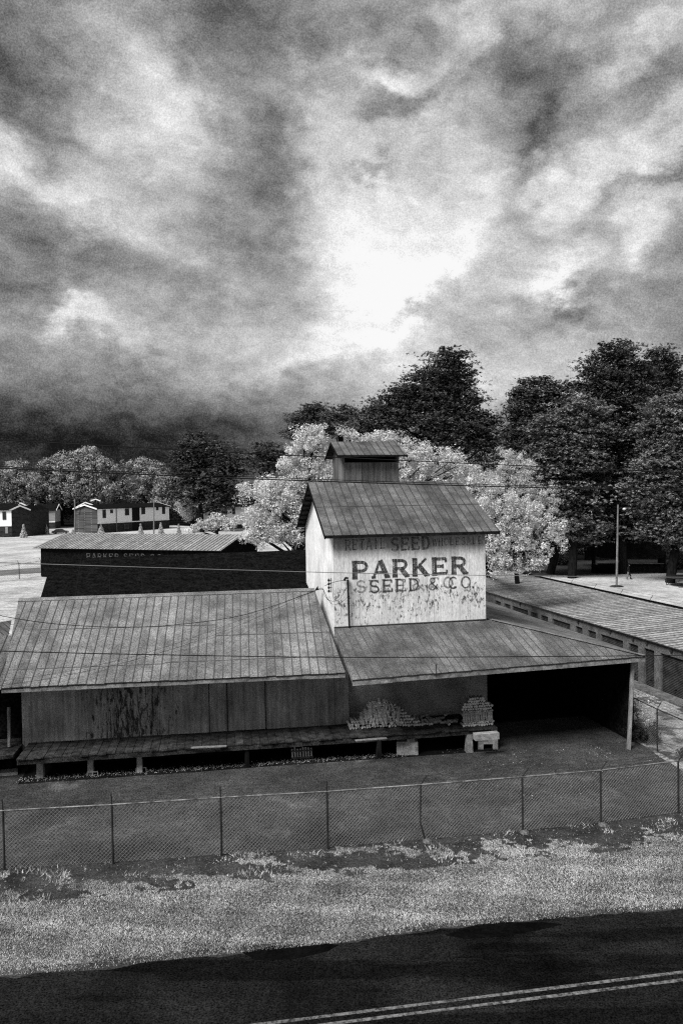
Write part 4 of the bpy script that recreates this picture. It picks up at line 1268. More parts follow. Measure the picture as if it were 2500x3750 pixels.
# ------------------------------------------------------------------ houses
def house(name, label, K, dl, Ll, dg, Wg, eave, ridge, band, windows=(), siding='siding', brick='brick', doors=(), group='white and brick houses beyond the field', small=False, gable2=True):
    """K = shared corner; dl along the long wall, dg along the brick gable"""
    h = thing(name, K, label, 'house', group)
    dl = dl.normalized(); dg = dg.normalized()
    A = K; B = K + dl * Ll; C_ = K + dg * Wg
    Dp = B + dg * Wg
    mb = MB()
    prism(mb, [A, B, Dp, C_] if dl.cross(dg).z > 0 else [A, C_, Dp, B], 0, band); mb.build('lower_wall', M['brick_dark'], h)
    up = MB(); prism(up, [A + dl * .05 - dg * .0, B, Dp, C_ + dl * .05] if dl.cross(dg).z > 0 else [A + dl * .05, C_ + dl * .05, Dp, B], band, eave); uw = up.build('wall', M[siding], h)
    mb = MB(); m_ = (A + C_) / 2; n = -dl * .03
    pts = [A + n, C_ + n, C_ + n + ez * eave, m_ + n + ez * ridge, A + n + ez * eave]
    if (-dl).dot((C_ - A).cross(ez)) < 0: pts = pts[::-1]
    mb.face(pts)
    q_ = [p + dl * .02 for p in pts][::-1]; mb.face(q_)
    mb.build('gable_wall', M[brick], h)
    # roof with overhang
    ov = .5; A2 = A - dl * ov - dg * ov; B2 = B + dl * ov - dg * ov; C2 = C_ - dl * ov + dg * ov; D2 = Dp + dl * ov + dg * ov
    m0 = (A2 + C2) / 2; m1 = (B2 + D2) / 2; sl_ = (ridge - eave) / (Wg / 2); zz = ez * (eave - ov * sl_ + .1); zr = ez * (ridge + .1)
    mb = MB()
    for (p, q_, r_, s_) in ((A2, B2, m1, m0), (D2, C2, m0, m1)):
        P0 = [p + zz, q_ + zz, r_ + zr, s_ + zr]; mb.faces(P0 + [v - ez * .15 for v in P0], [(0, 1, 2, 3), (7, 6, 5, 4), (0, 4, 5, 1), (1, 5, 6, 2), (2, 6, 7, 3), (3, 7, 4, 0)])
    mb.build('roof', M['house_roof'], h)
    mb = MB(); nn = -dl * .06
    for (p, q_) in ((A2 + zz, m0 + zr), (C2 + zz, m0 + zr)): mb.beam(p + nn - ez * .1, q_ + nn - ez * .1, .1, .38)
    for (p, q_) in ((B2 + zz, m1 + zr), (D2 + zz, m1 + zr)): mb.beam(p - nn - ez * .1, q_ - nn - ez * .1, .1, .3)
    mb.build('gable_trim', M['white_paint'], h)
    mb = MB(); mb.beam(A + ez * band - dg * .06 + dl * .1, B + ez * band - dg * .06, .12, .28); mb.build('band_board', M['white_paint'], h)
    nrm = -dg
    for (s0, s1, z0, z1) in windows:
        c = A + dl * (s0 + s1) / 2 + ez * (z0 + z1) / 2
        mb = MB(); mb.box(c + nrm * .04, dl, nrm, ez, (s1 - s0) / 2 + .12, .05, (z1 - z0) / 2 + .12); w = mb.build('window', M['storage_wall'], h)
        mb = MB()
        mb.box(c + nrm * .10, dl, nrm, ez, (s1 - s0) / 2, .02, (z1 - z0) / 2); mb.build('pane', M['glass'], w)
    for (s0, s1, z0, z1) in doors:
        c = A + dl * (s0 + s1) / 2 + ez * (z0 + z1) / 2
        mb = MB(); mb.box(c + nrm * .06, dl, nrm, ez, (s1 - s0) / 2, .06, (z1 - z0) / 2); mb.build('door', M['dark_wood'], h)
    return h


# middle house
K = P(359, 1953, 0); B_ = at(621, 1937, 252); B_.z = 0; K2 = at(278, 1951, 233.5); K2.z = 0
if K.y > 240 or K.y < 215: pass
dlC = B_ - K; LC = dlC.length; dgC = K2 - K


def sp_on(K, dl, px):
    r = ray(px, 1870); r = Vector((r.x, r.y, 0)); n = Vector((-dl.y, dl.x, 0)).normalized(); t = K.dot(n) / r.dot(n)
    return (r * t - K).dot(dl.normalized())


def zs(K, px, py, d): return at(px, py, d).z


wC = []
for (x0, x1, y0, y1) in ((377, 387, 1868, 1896), (405, 413, 1868, 1878), (459, 472, 1864, 1886), (519, 531, 1860, 1882), (573, 580, 1857, 1867), (595, 604, 1856, 1881), (456, 470, 1921, 1936)):
    s0, s1 = sp_on(K, dlC, x0), sp_on(K, dlC, x1); dm = (K + dlC.normalized() * (s0 + s1) / 2).y
    wC.append((s0, s1, at(x0, y1, dm).z, at(x0, y0, dm).z))
s0, s1 = sp_on(K, dlC, 484), sp_on(K, dlC, 511); dm = (K + dlC.normalized() * s0).y
eC, bC = at(359, 1863, K.y).z, at(359, 1917, K.y).z
hC = house('terrace_house', 'long white house with brick gable end standing beyond the shed roof', K, dlC, LC, dgC, dgC.length, eC, at(320, 1849, K.y + 3).z, bC, wC, doors=[(s0, s1, .1, at(490, 1860, dm).z)])
# second, set-back gable of the same house
mb = MB()
for (a, b) in (((268, 1864), (313, 1840)), ((313, 1840), (340, 1849)), ((334, 1834), (351, 1828)), ((351, 1828), (369, 1835))):
    d_ = K.y + 5 if a[0] < 320 else K.y + 16
    mb.beam(at(a[0], a[1], d_), at(b[0], b[1], d_), .3, .32)
mb.build('rear_gable_trim', M['white_paint'], hC)
mb = MB(); pp = K + dlC.normalized() * sp_on(K, dlC, 426); mb.tube([pp - dgC.normalized() * .15, pp - dgC.normalized() * .15 + ez * eC], .12, 6); mb.build('downpipe', M['pole'], hC)
# left house
K = P(45, 1967, 0); Kg = at(112, 1962, K.y + 4); Kg.z = 0; dgA = Kg - K
left = Vector((-1, .12, 0)) * 30
# for this house the long wall runs left, gable runs right/back
eA, bA = at(45, 1869, K.y).z, at(45, 1925, K.y).z
house('corner_house', 'white house with a dark brick gable at the left edge of the photo', K, left, 30, Vector((.97, .3, 0)), 5.6, eA, at(77, 1853, K.y + 2).z, bA, [(1.75, 2.5, at(17, 1902, K.y).z, at(17, 1876, K.y).z), (1.3, 2.1, at(22, 1950, K.y).z, at(22, 1930, K.y).z)]) if False else None
hA = thing('corner_house', K, 'white house with a dark brick gable at the left edge of the photo', 'house', 'white and brick houses beyond the field')
L0 = K + Vector((-26, .6, 0)); Kd = K + dgA.normalized() * 6.0; K3 = at(127, 1960, K.y + 9); K3.z = 0
mb = MB(); prism(mb, [L0, K, K + Vector((.3, 12, 0)), L0 + Vector((0, 12, 0))], bA, eA); mb.build('wall', M['siding'], hA)
mb = MB(); prism(mb, [L0, K, K + Vector((.3, 12, 0)), L0 + Vector((0, 12, 0))], 0, bA); mb.build('lower_wall', M['brick_dark'], hA)
mb = MB(); pk = (K + Kg) / 2; zpk = at(77, 1854, pk.y).z
bk_ = Vector((.8, 12, 0))
mb.faces([K + ez * 0 + Vector((.02, 0, 0)), Kg, Kg + ez * eA, pk + ez * zpk, K + ez * eA + Vector((.02, 0, 0)), Kg + bk_, Kg + bk_ + ez * eA], [(0, 1, 2, 3, 4), (1, 5, 6, 2)]); mb.build('gable_wall', M['brick_dark'], hA)
mb = MB(); K3t = K3 + ez * eA; Kg2 = Kg + Vector((-.2, 4.6, 0)); prism(mb, [Kg2, K3, K3 + Vector((0, 6, 0)), Kg2 + Vector((0, 6, 0))], 0, eA); mb.build('annex_wall', M['brick_dark'], hA)
mb = MB(); R0 = pk + ez * (zpk + .15)
rb_ = Vector((.3, 13, 0)); e1 = K + Vector((-.4, -.3, eA - .05)); e2 = Kg + Vector((.4, -.3, eA - .05))
mb.faces([e1, R0 - Vector((0, .3, 0)), R0 + rb_, e1 + rb_], [(0, 1, 2, 3)]); mb.faces([R0 - Vector((0, .3, 0)), e2, e2 + rb_, R0 + rb_], [(0, 1, 2, 3)])
lr0 = L0 + Vector((0, -.5, eA)); lr1 = K + Vector((0, -.5, eA)); mb.faces([lr0, lr1, lr1 + Vector((0, 6.5, 1.9)), lr0 + Vector((0, 6.5, 1.9))], [(0, 1, 2, 3)])
mb.build('roof', M['house_roof'], hA)
mb = MB()
mb.beam(e1, R0 - Vector((0, .3, 0)), .12, .36); mb.beam(R0 - Vector((0, .3, 0)), e2, .12, .36)
for (a, b) in (((63, 1849), (77, 1842)), ((77, 1842), (127, 1866)),): mb.beam(at(a[0], a[1], K.y + 8), at(b[0], b[1], K.y + 8), .12, .3)
mb.build('gable_trim', M['white_paint'], hA)
mb = MB(); mb.beam(L0 + ez * bA + Vector((0, -.06, 0)), K + ez * bA + Vector((-.02, -.06, 0)), .12, .3); mb.build('band_board', M['white_paint'], hA)
for (x0, x1, y0, y1, m_) in ((12, 22, 1875, 1902, 'glass'), (22, 30, 1930, 1953, 'siding_dim')):
    a, b = at(x0, y1, K.y), at(x1, y0, K.y); c = (a + b) / 2
    mb = MB(); mb.box(c + Vector((0, -.02, 0)), (1, 0, 0), (0, 1, 0), ez, (b.x - a.x) / 2 + .1, .06, (b.z - a.z) / 2 + .1); w = mb.build('window', M['storage_wall'], hA)
    mb = MB(); mb.box(c + Vector((0, -.1, 0)), (1, 0, 0), (0, 1, 0), ez, (b.x - a.x) / 2, .04, (b.z - a.z) / 2); mb.build('pane', M[m_], w)
# dim house between, tree shade put into its grey siding
KB = at(127, 1925, 262); KB.z = 0
hB = house('shaded_house', 'small house with tree shade painted into its grey walls between the two nearest brick gables', KB, Vector((1, .12, 0)), 6.9, Vector((-.12, 1, 0)), 7.5, at(150, 1868, 262).z, at(150, 1848, 265).z, at(150, 1912, 262).z, [(3.1, 4.0, at(165, 1893, 262).z, at(165, 1873, 262).z)], siding='siding_dim', brick='brick_dark')
# right house
KD = at(833, 1940, 240); KD.z = 0; KD2 = at(732, 1942, 246); KD2.z = 0; dgD = KD2 - KD
eD = at(833, 1854, 240).z
hD = house('far_house', 'brick gabled house with a sliver of white wall, beside the tall white tree', KD, Vector((.9, .42, 0)), 16, dgD, dgD.length, eD, at(784, 1831, 243).z, 1.5, [(1.75, 2.45, at(855, 1881, 241).z, at(855, 1857, 241).z)])


# ------------------------------------------------------------------ vegetation
def leaf_quads(C, size, up_bias=.6, aspect=.6, drop=0.0, NN=None):
    """one small quad per centre"""
    n = len(C); N = NR.normal(size=(n, 3)); N[:, 2] = np.abs(N[:, 2]) * .8 + up_bias
    if NN is not None:
        N = NN * 1.5 + NR.normal(size=(n, 3)) * .45; N[:, 2] += up_bias * .5
    N /= np.linalg.norm(N, axis=1)[:, None]
    A = np.cross(N, NR.normal(size=(n, 3))); A /= np.linalg.norm(A, axis=1)[:, None]; B = np.cross(N, A)
    s = (size * NR.uniform(.6, 1.4, n))[:, None] if np.isscalar(size) else (size * NR.uniform(.6, 1.4, n))[:, None]
    A = A * s * .5; B = B * s * aspect * .5
    V = np.stack([C - A, C - B * 1.0, C + A, C + B], 1).reshape(-1, 3)
    return V


def ell(px, py, rx, ry, d, rd=None):
    c = at(px, py, d); k = d / F
    return (np.array(c), np.array([rx * k, (rd if rd else min(rx, ry) * 1.05) * k, ry * k]))


def crown_points(ells, clump, dens, leaf, flat=1.0, shell=.55, per=90):
    P_, Tn, Nn = [], [], []
    for c, r in ells:
        vol_area = 4 * (r[0] * r[2] + r[0] * r[1] + r[1] * r[2]) / 3 * math.pi / math.pi
        ncl = max(5, int(dens * vol_area / (clump * clump)))
        U = NR.normal(size=(ncl, 3)); U /= np.linalg.norm(U, axis=1)[:, None]
        rad = shell + (1 - shell) * NR.uniform(0, 1, ncl) ** .6
        cc = c + U * (r - clump * .35).clip(.1) * rad[:, None] * (NR.uniform(.72, 1.14, (ncl, 1)) + (NR.uniform(0, 1, (ncl, 1)) > .88) * .16)
        for q in cc:
            m = int(per * NR.uniform(.6, 1.3)); rc = clump * NR.uniform(.35, 1.35)
            X = NR.normal(size=(m, 3)); X /= np.linalg.norm(X, axis=1)[:, None]
            rr = NR.uniform(.35, 1.0, m) ** .5
            X = X * rr[:, None] * rc; X[:, 2] *= flat
            Nn.append(X / (np.linalg.norm(X, axis=1)[:, None] + 1e-6)); P_.append(q + X); Tn.append(np.clip(NR.normal(.5, .18, m) + NR.normal(0, .22), 0, 1))
    return np.concatenate(P_), np.concatenate(Tn), np.concatenate(Nn)


def bough_points(ells, bough, dens, per):
    """needle sprays laid on flat, ragged boughs"""
    P_, Tn, Nn = [], [], []
    for c, r in ells:
        area = 4 * (r[0] * r[2] + r[0] * r[1] + r[1] * r[2]) / 3
        nb = max(6, int(dens * area / (bough * bough)))
        U = NR.normal(size=(nb, 3)); U /= np.linalg.norm(U, axis=1)[:, None]
        rad = NR.uniform(.35, 1.12, nb) ** .7
        cc = c + U * r * rad[:, None]
        for q, u_ in zip(cc, U):
            b = bough * NR.uniform(.45, 1.25); m = int(per * NR.uniform(.5, 1.2))
            tn = np.clip(NR.normal(.45, .25), 0, 1)
            # tufts along the bough
            nt = max(3, m // 9)
            o2 = NR.normal(size=(nt, 3)) * np.array([.5, .5, .16]) * b
            o2 += u_ * np.array([1, 1, .25]) * NR.uniform(-.5, .7, (nt, 1)) * b
            for w in o2:
                k = 9; X = NR.normal(size=(k, 3)); X[:, 2] = np.abs(X[:, 2]) * .9 + .1; X /= np.linalg.norm(X, axis=1)[:, None]
                P_.append(q + w + X * b * .17 * NR.uniform(.3, 1.2, (k, 1))); Nn.append(X + np.array([0, 0, .5])); Tn.append(np.clip(tn + NR.normal(0, .16, k), 0, 1))
    return np.concatenate(P_), np.concatenate(Tn), np.concatenate(Nn)


def tree(name, label, cat, ells, base, mat, leaf, clump, dens=1.0, flat=.8, per=80, trunk_r=.25, group=None, up=.5, aspect=.6, branches=8, shell=.55, lean=0, trunkmat='trunk', stems=1, pines=False, coh=1.5):
    t = thing(name, base, label, cat, group)
    C_, T_, N_ = bough_points(ells, clump, dens, per) if pines else crown_points(ells, clump, dens, leaf, flat, shell, per)
    if coh != 1.5: N_ = N_ * (coh / 1.5)
    C_[:, 2] = np.maximum(C_[:, 2], .15)
    npmesh('crown', leaf_quads(C_, leaf, up, aspect, NN=N_), 4, M[mat], t, T_)
    mb = MB(); top = max(ells, key=lambda e: e[0][2] + e[1][2]); tp = Vector(top[0]) + ez * top[1][2] * .5
    b = Vector(base)
    for s_ in range(stems):
        off = Vector((RND.uniform(-.5, .5), RND.uniform(-.5, .5), 0)) * (1 if stems > 1 else 0) * trunk_r * 5
        pts = [b + off * .2, b.lerp(tp, .33) + off, b.lerp(tp, .66) + off * 1.2, tp + off]
        mb.tube(pts, [trunk_r * 1.25, trunk_r, trunk_r * .55, trunk_r * .15], 7, False)
    es = list(ells); RND.shuffle(es)
    for k in range(branches):
        c, r = es[k % len(es)]
        e_ = Vector(c) + Vector((RND.uniform(-.6, .6) * r[0], RND.uniform(-.6, .6) * r[1], RND.uniform(-.5, .4) * r[2]))
        f = min(.85, max(.15, (e_.z - b.z) / max(.1, tp.z - b.z) * .7)); s0 = b.lerp(tp, f)
        m_ = s0.lerp(e_, .5) + ez * RND.uniform(-.1, .25) * (e_ - s0).length * .3
        mb.tube([s0, m_, e_], [trunk_r * .5, trunk_r * .3, trunk_r * .08], 5, False)
    mb.build('trunk', M[trunkmat], t)
    return t


def E(*rows, d, dj=0):
    return [ell(r[0], r[1], r[2], r[3], d + (r[4] if len(r) > 4 else 0)) for r in rows]


def gbase(px, d): v = at(px, 1900, d); return (v.x, v.y, 0)


# white tree left of / behind the tower
tree('white_tree', 'tall bright white tree filling the gap behind the left side of the tower', 'tree',
     E((1010, 1790, 110, 70), (950, 1860, 75, 110), (1000, 1940, 110, 70), (1080, 1850, 90, 110), (1130, 1760, 90, 80), (1060, 1700, 60, 40), (1130, 1660, 90, 70), (1150, 1600, 75, 55), (1200, 1720, 70, 90), (930, 1960, 55, 45), (1070, 1960, 70, 50), (895, 1800, 30, 40), (1170, 1900, 60, 90), d=62),
     gbase(1060, 62), 'leaf_white', .16, .55, 1.7, .75, 75, .28, branches=26, aspect=.5, coh=.8, shell=.4)
tree('white_tree', 'bright white tree rising behind the cupola, right of it', 'tree',
     E((1270, 1590, 40, 32), (1400, 1600, 70, 30), (1340, 1610, 60, 30), (1480, 1640, 70, 50), (1540, 1690, 80, 60), (1640, 1680, 70, 50), (1700, 1730, 80, 50), (1600, 1760, 80, 50), (1500, 1750, 70, 50), (1420, 1700, 70, 60), (1760, 1780, 60, 50), (1350, 1690, 80, 60), (1680, 1800, 90, 60), (1560, 1640, 50, 30), (1720, 1860, 80, 60), d=58),
     gbase(1500, 58), 'leaf_white', .15, .45, 1.3, .9, 60, .25, branches=26, shell=.35, coh=.8, aspect=.5)
tree('white_tree', 'white tree with dark forked trunk leaning over the storage building, right of the tower', 'tree',
     E((1850, 1850, 95, 75), (1810, 1790, 60, 45), (1930, 1900, 90, 70), (2000, 1935, 60, 55), (2055, 1985, 32, 35), (1860, 1960, 80, 70), (1830, 2040, 55, 50), (1930, 1990, 60, 45), (1960, 2050, 45, 28), (1800, 1900, 50, 90), (2000, 2010, 40, 35), (1770, 1850, 60, 60), (1760, 1760, 50, 40), (1900, 2060, 70, 35), (2040, 1930, 40, 30), (1950, 1860, 60, 35), (1825, 2090, 50, 30), (1795, 2020, 35, 60), (1980, 2060, 35, 25), (1900, 2090, 40, 18), d=52),
     P(1797, 2190, 0.0) * 1.0, 'leaf_white', .14, .34, .72, 1.25, 50, .15, branches=34, shell=.3, stems=3, coh=.8, aspect=.45)
tree('grey_tree', 'feathery grey tree between the white tree and the dark pines', 'tree',
     E((1900, 1720, 80, 70), (1960, 1800, 80, 60), (1850, 1680, 50, 50), (2010, 1850, 55, 40), (1880, 1800, 70, 60), (1830, 1740, 50, 50), d=66),
     gbase(1900, 66), 'leaf_pale', .16, .5, 1.3, .6, 60, .2, branches=14, coh=.8, aspect=.35, shell=.3)
# low spreading tree by the field
tree('spreading_tree', 'low spreading pale tree with umbrella crown in front of the far brick gable', 'tree',
     E((790, 1915, 85, 25), (740, 1930, 50, 18), (850, 1920, 35, 25), (700, 1945, 25, 10), (790, 1895, 45, 14), (870, 1905, 20, 20), d=150),
     (P(803, 1950, 0).x * 150 / max(1, P(803, 1950, 0).y), 150, 0), 'leaf_white', .38, 1.0, 1.2, .7, 50, .25, branches=12, shell=.3)

# pines
def pine(label, ells, d, px, mat='leaf_dark', leaf=.27, clump=1.25, dens=6.5, per=190, group='tall dark pines', name='pine_tree', tr=.45, flat=.7):
    return tree(name, label, 'tree', ells, gbase(px, d), mat, leaf, clump, dens, flat, per, tr, group, .8, .42, 12, .35, pines=(mat != 'leaf_black'))


pine('broad dark pine towering behind the cupola, tallest in the centre', E((1640, 1320, 70, 45), (1610, 1370, 100, 50), (1680, 1395, 65, 40), (1560, 1430, 120, 60), (1640, 1460, 110, 55), (1480, 1480, 100, 60), (1700, 1490, 70, 50), (1400, 1520, 90, 55), (1530, 1540, 130, 60), (1680, 1560, 110, 60), (1780, 1560, 55, 45), (1340, 1560, 55, 45), (1600, 1620, 130, 50), (1760, 1620, 70, 40), d=100), 100, 1620)
pine('small dark pine with a rounded top, left of the big centre pine', E((1150, 1500, 45, 26), (1120, 1540, 60, 30), (1180, 1560, 60, 35), (1100, 1580, 50, 35), d=118), 118, 1150)
pine('dark pine between the small rounded pine and the big centre pine', E((1250, 1515, 55, 28), (1280, 1560, 70, 40), (1220, 1570, 60, 35), d=112), 112, 1250)
pine('dark bushy pine left of the tallest right hand pine', E((1960, 1430, 85, 45), (1920, 1490, 60, 60), (2020, 1490, 85, 60), (1960, 1560, 110, 60), (1890, 1600, 60, 50), (2080, 1420, 35, 22), (2000, 1630, 120, 70), (1900, 1690, 90, 60), d=112), 112, 1980)
pine('tallest pine on the right, with a layered crown on a straight trunk', E((2260, 1290, 70, 42), (2230, 1340, 110, 45), (2290, 1370, 110, 45), (2190, 1400, 90, 45), (2270, 1440, 130, 55), (2180, 1480, 100, 50), (2330, 1500, 80, 50), (2220, 1560, 120, 55), (2310, 1600, 90, 60), (2180, 1650, 110, 60), (2290, 1700, 100, 60), (2200, 1760, 120, 60), (2120, 1580, 70, 60), (2260, 1850, 110, 60), (2320, 1930, 90, 45), d=98), 98, 2280)
pine('dark pine at the right with a narrow domed top beside the tallest one', E((2420, 1320, 75, 40), (2400, 1370, 70, 50), (2450, 1400, 55, 50), (2400, 1440, 80, 50), (2380, 1560, 70, 60), d=108), 108, 2420)
pine('pine bough mass with painted-in sunlight filling the right edge', E((2470, 1500, 90, 60), (2430, 1590, 90, 70), (2500, 1640, 90, 90), (2420, 1720, 100, 80), (2490, 1800, 90, 80), (2400, 1830, 90, 70), (2460, 1920, 90, 70), (2560, 1450, 60, 60), (2360, 1760, 60, 60), (2490, 1975, 70, 45), (2400, 1950, 80, 45), d=88), 88, 2450, 'leaf_pine_lit', .29)
pine('mid height pine with sunlight painted into its boughs between the two pine groups', E((2130, 1510, 90, 55), (2060, 1560, 80, 50), (2170, 1600, 80, 50), (1990, 1570, 70, 40), (2080, 1640, 100, 60), (2000, 1680, 90, 60), (2140, 1700, 90, 60), (2050, 1760, 90, 60), (2120, 1820, 90, 60), (2010, 1830, 70, 60), (2090, 1900, 110, 60), (2010, 1925, 80, 50), (2150, 1950, 80, 45), d=94), 94, 2090, 'leaf_pine_lit', .29)
pine('dark lower pine screen behind the lamp post', E((2100, 1800, 120, 90), (2230, 1850, 120, 90), (2000, 1760, 90, 80), (2080, 1930, 120, 75), (2330, 1880, 100, 90), (2200, 1960, 140, 60), (2420, 1980, 110, 50), (2010, 1900, 90, 90), (2150, 1700, 130, 70), d=118), 118, 2150, 'leaf_dark', .38, 1.7, 4, 130)
pine('black understorey behind the shelter', E((2260, 1990, 180, 55), (2430, 1960, 120, 70), (2100, 2000, 100, 40), (1960, 1990, 110, 60), (1850, 1960, 90, 80), d=128), 128, 2250, 'leaf_black', .4, 1.6, 2.2, 60)
pine('dark brush between the trunks behind the storage yard', E((1960, 1960, 90, 60), (2080, 1950, 90, 65), (1870, 1980, 60, 45), (1980, 1880, 90, 70), (2090, 1870, 80, 70), d=99), 99, 2010, 'leaf_black', .3, 1.2, 2.4, 60)
pine('deep shade trees behind the right hand pines', E((1900, 1700, 200, 130), (2150, 1700, 230, 180), (2400, 1700, 200, 200), (1700, 1650, 150, 110), (2300, 1900, 260, 120), d=150), 150, 2200, 'leaf_black', .5, 2.2, 1.8, 60)
# left background
pine('dark pine cluster left of centre with silvery tufts', E((720, 1610, 45, 30), (700, 1650, 60, 40), (780, 1640, 50, 30), (680, 1700, 60, 45), (800, 1690, 75, 50), (740, 1740, 100, 50), (830, 1760, 70, 50), (700, 1800, 80, 50), (800, 1830, 90, 50), (850, 1700, 45, 40), d=225), 225, 740, 'leaf_dark', .62, 2.4, 5, 140, tr=.6)
pine('small dark pine behind the white tree at its left shoulder', E((985, 1645, 55, 30), (950, 1690, 60, 40), (1010, 1690, 60, 40), d=210), 210, 980, 'leaf_dark', .58, 2.2, 5, 140, tr=.6)
BGG = 'leafy trees behind the houses'
def broad(label, ells, d, px, mat='leaf_mid', leaf=.6, clump=2.0, dens=2.2):
    return tree('broadleaf_tree', label, 'tree', ells, gbase(px, d), mat, leaf, clump, dens, .8, 75, .5, BGG, .55, .65, 10)


broad('large rounded grey tree, tallest above the left houses', E((300, 1690, 110, 45), (240, 1720, 90, 60), (360, 1720, 90, 60), (180, 1720, 60, 40), (280, 1780, 120, 70), (180, 1790, 70, 60), (370, 1800, 80, 60), (320, 1655, 50, 22), d=285), 285, 280)
broad('grey tree right of the largest rounded tree, above the long house', E((520, 1710, 90, 35), (480, 1760, 100, 50), (570, 1750, 70, 50), (540, 1810, 100, 40), d=290), 290, 520)
broad('low grey tree at the left edge above the corner house', E((60, 1700, 50, 20), (40, 1740, 80, 45), (100, 1780, 80, 50), (20, 1800, 80, 50), (60, 1840, 90, 40), d=280), 280, 50)
broad('grey tree joining the long house roof to the dark pine cluster', E((620, 1780, 55, 50), (650, 1830, 60, 40), (600, 1840, 60, 30), d=275), 275, 620)
broad('small bright tree left of the far brick gable', E((700, 1830, 35, 40), (695, 1880, 35, 30), (670, 1850, 25, 30), (720, 1800, 18, 22), d=232), 232, 700, 'leaf_pale', .5, 1.8, 1.6)
broad('dark shaded tree between the corner house and the long house', E((230, 1870, 60, 60), (210, 1820, 60, 40), (260, 1840, 50, 50), (160, 1830, 50, 30), d=292), 292, 230, 'leaf_black', .6, 2.6, 2.0)
broad('dark background wood rising behind the leftmost roofs', E((100, 1830, 160, 70), (400, 1850, 220, 70), (640, 1860, 120, 70), (850, 1850, 150, 80), (1000, 1850, 120, 100), d=320), 320, 400, 'leaf_black', .8, 4, 1.8)


def cone_shrub(px, yb, yt, w, label):
    b = P(px, yb, 0); k = b.y / F; h = (yb - yt) * k; r = w * k / 2
    n = 900; u = NR.uniform(0, 1, n) ** .7; a = NR.uniform(0, 2 * math.pi, n)
    rr = r * u * NR.uniform(.5, 1.1, n); z = h * (1 - u) * 1.0 + .1
    C_ = np.stack([b.x + rr * np.cos(a), b.y + rr * np.sin(a), z], 1)
    t = thing('conical_shrub', b, label, 'shrub', 'small conical evergreens on the lawn')
    npmesh('crown', leaf_quads(C_, .42, .4, .6), 4, M['leaf_pale'], t, NR.uniform(.2, 1, n))
    mb = MB(); mb.tube([b, b + ez * h * .8], [.12, .04], 6); mb.build('trunk', M['trunk'], t)


for a in ((88, 1969, 1921, 26, 'conical evergreen in front of the corner house gable, leftmost'), (171, 1956, 1922, 20, 'conical evergreen in front of the parked cars'),
          (371, 1956, 1922, 26, 'conical evergreen at the corner of the long house gable'), (516, 1957, 1921, 22, 'conical evergreen below the door of the long house'),
          (590, 1957, 1915, 24, 'conical evergreen near the right end of the long house'), (655, 1958, 1921, 20, 'conical evergreen right of the long house, rightmost'), (268, 1956, 1940, 16, 'low evergreen beside the pole at the brick gable')):
    cone_shrub(*a)


# utility poles
def pole(label, px, yb, yt, d=None, r=.16, lamp=False, stepped=False, group=None, arms=False):
    b = P(px, yb, 0) if d is None else Vector(gbase(px, d)); top = at(px + (0 if not lamp else 5), yt, b.y)
    t = thing('lamp_pole' if lamp else 'utility_pole', b, label, 'pole', group)
    mb = MB(); mb.tube([b, top], [r * 1.2, r * .8], 8); mb.build('shaft', M['pole'], t)
    if lamp:
        mb = MB(); mb.tube([top - ez * .55, top - ez * .35 + Vector((.35, 0, 0)), top - ez * .4 + Vector((.62, 0, 0))], .03, 6); mb.build('arm', M['fence_metal'], t)
        mb = MB(); c = top - ez * .5 + Vector((.68, 0, 0)); mb.tube([c + ez * .14, c, c - ez * .12], [.06, .2, .12], 10); mb.build('lamp_head', M['lamp'], t)
    return t


pole('tall wooden lamp pole standing in the sandy yard at right', 2256, 2148, 1848, r=.11, lamp=True)
pole('pale wooden pole at the left edge of the brick gable of the long house', 275, 1953, 1828, r=.22, group='poles by the houses')
pole('dark wooden pole in front of the long white house wall', 564, 1957, 1828, r=.18, group='poles by the houses')
pole('thin pole beside the corner house, near the parked cars', 134, 1945, 1838, r=.1, group='poles by the houses')
b = Vector((P(2256, 2148, 0)))
mb = MB(); mb.tube([b, b + ez * .1, b + ez * .16], [.8, .6, .2], 10)
o = mb.build('earth_mound', M['verge']); tag(o, 'small dark earth mound around the foot of the lamp pole', 'mound')


# cars
def car(px, yb, rot, label, paint_):
    b = P(px, yb, 0); t = thing('parked_car', b, label, 'car', 'cars parked by the houses')
    u = Vector((math.cos(rot), math.sin(rot), 0)); n = Vector((-u.y, u.x, 0))
    prof = [(-2.3, .35), (-2.3, .85), (-1.7, .98), (-1.2, 1.42), (.45, 1.45), (1.15, .98), (2.15, .85), (2.3, .6), (2.3, .35)]
    mb = MB(); m_ = len(prof); V = []
    for s_, sc_ in ((-1, 1), (1, 1)):
        for (x, z) in prof:
            w = .86 if z < 1.1 else .68
            V.append(b + u * x + n * (w * s_) + ez * z)
    mb.faces(V, [tuple(range(m_)), tuple(range(2 * m_ - 1, m_ - 1, -1))] + [(i, i + m_, (i + 1) % m_ + m_, (i + 1) % m_) for i in range(m_)])
    body = mb.build('body', M[paint_], t)
    for s_ in (-1, 1):
        mb = MB(); V = [(-1.45, 1.03), (-1.05, 1.36), (.4, 1.38), (.95, 1.03)]
        mb.face([b + u * x + n * ((.87 if z < 1.1 else .71) * s_) + ez * z for x, z in V][::s_]); mb.build('side_window', M['glass'], t)
    for x in (-1.45, 1.45):
        for s_ in (-1, 1):
            mb = MB(); c = b + u * x + n * (.8 * s_) + ez * .33; mb.tube([c - n * .1, c + n * .1], .33, 14); w = mb.build('wheel', M['tyre'], t)
            mb = MB(); mb.tube([c + n * .1 * s_, c + n * .115 * s_], .18, 10); mb.build('hub_cap', M['car_light'], w)
    for s_ in (-1, 1):
        mb = MB(); mb.box(b + u * 2.29 + n * .6 * s_ + ez * .7, u, n, ez, .03, .16, .07); mb.build('headlight', M['white_paint'], t)


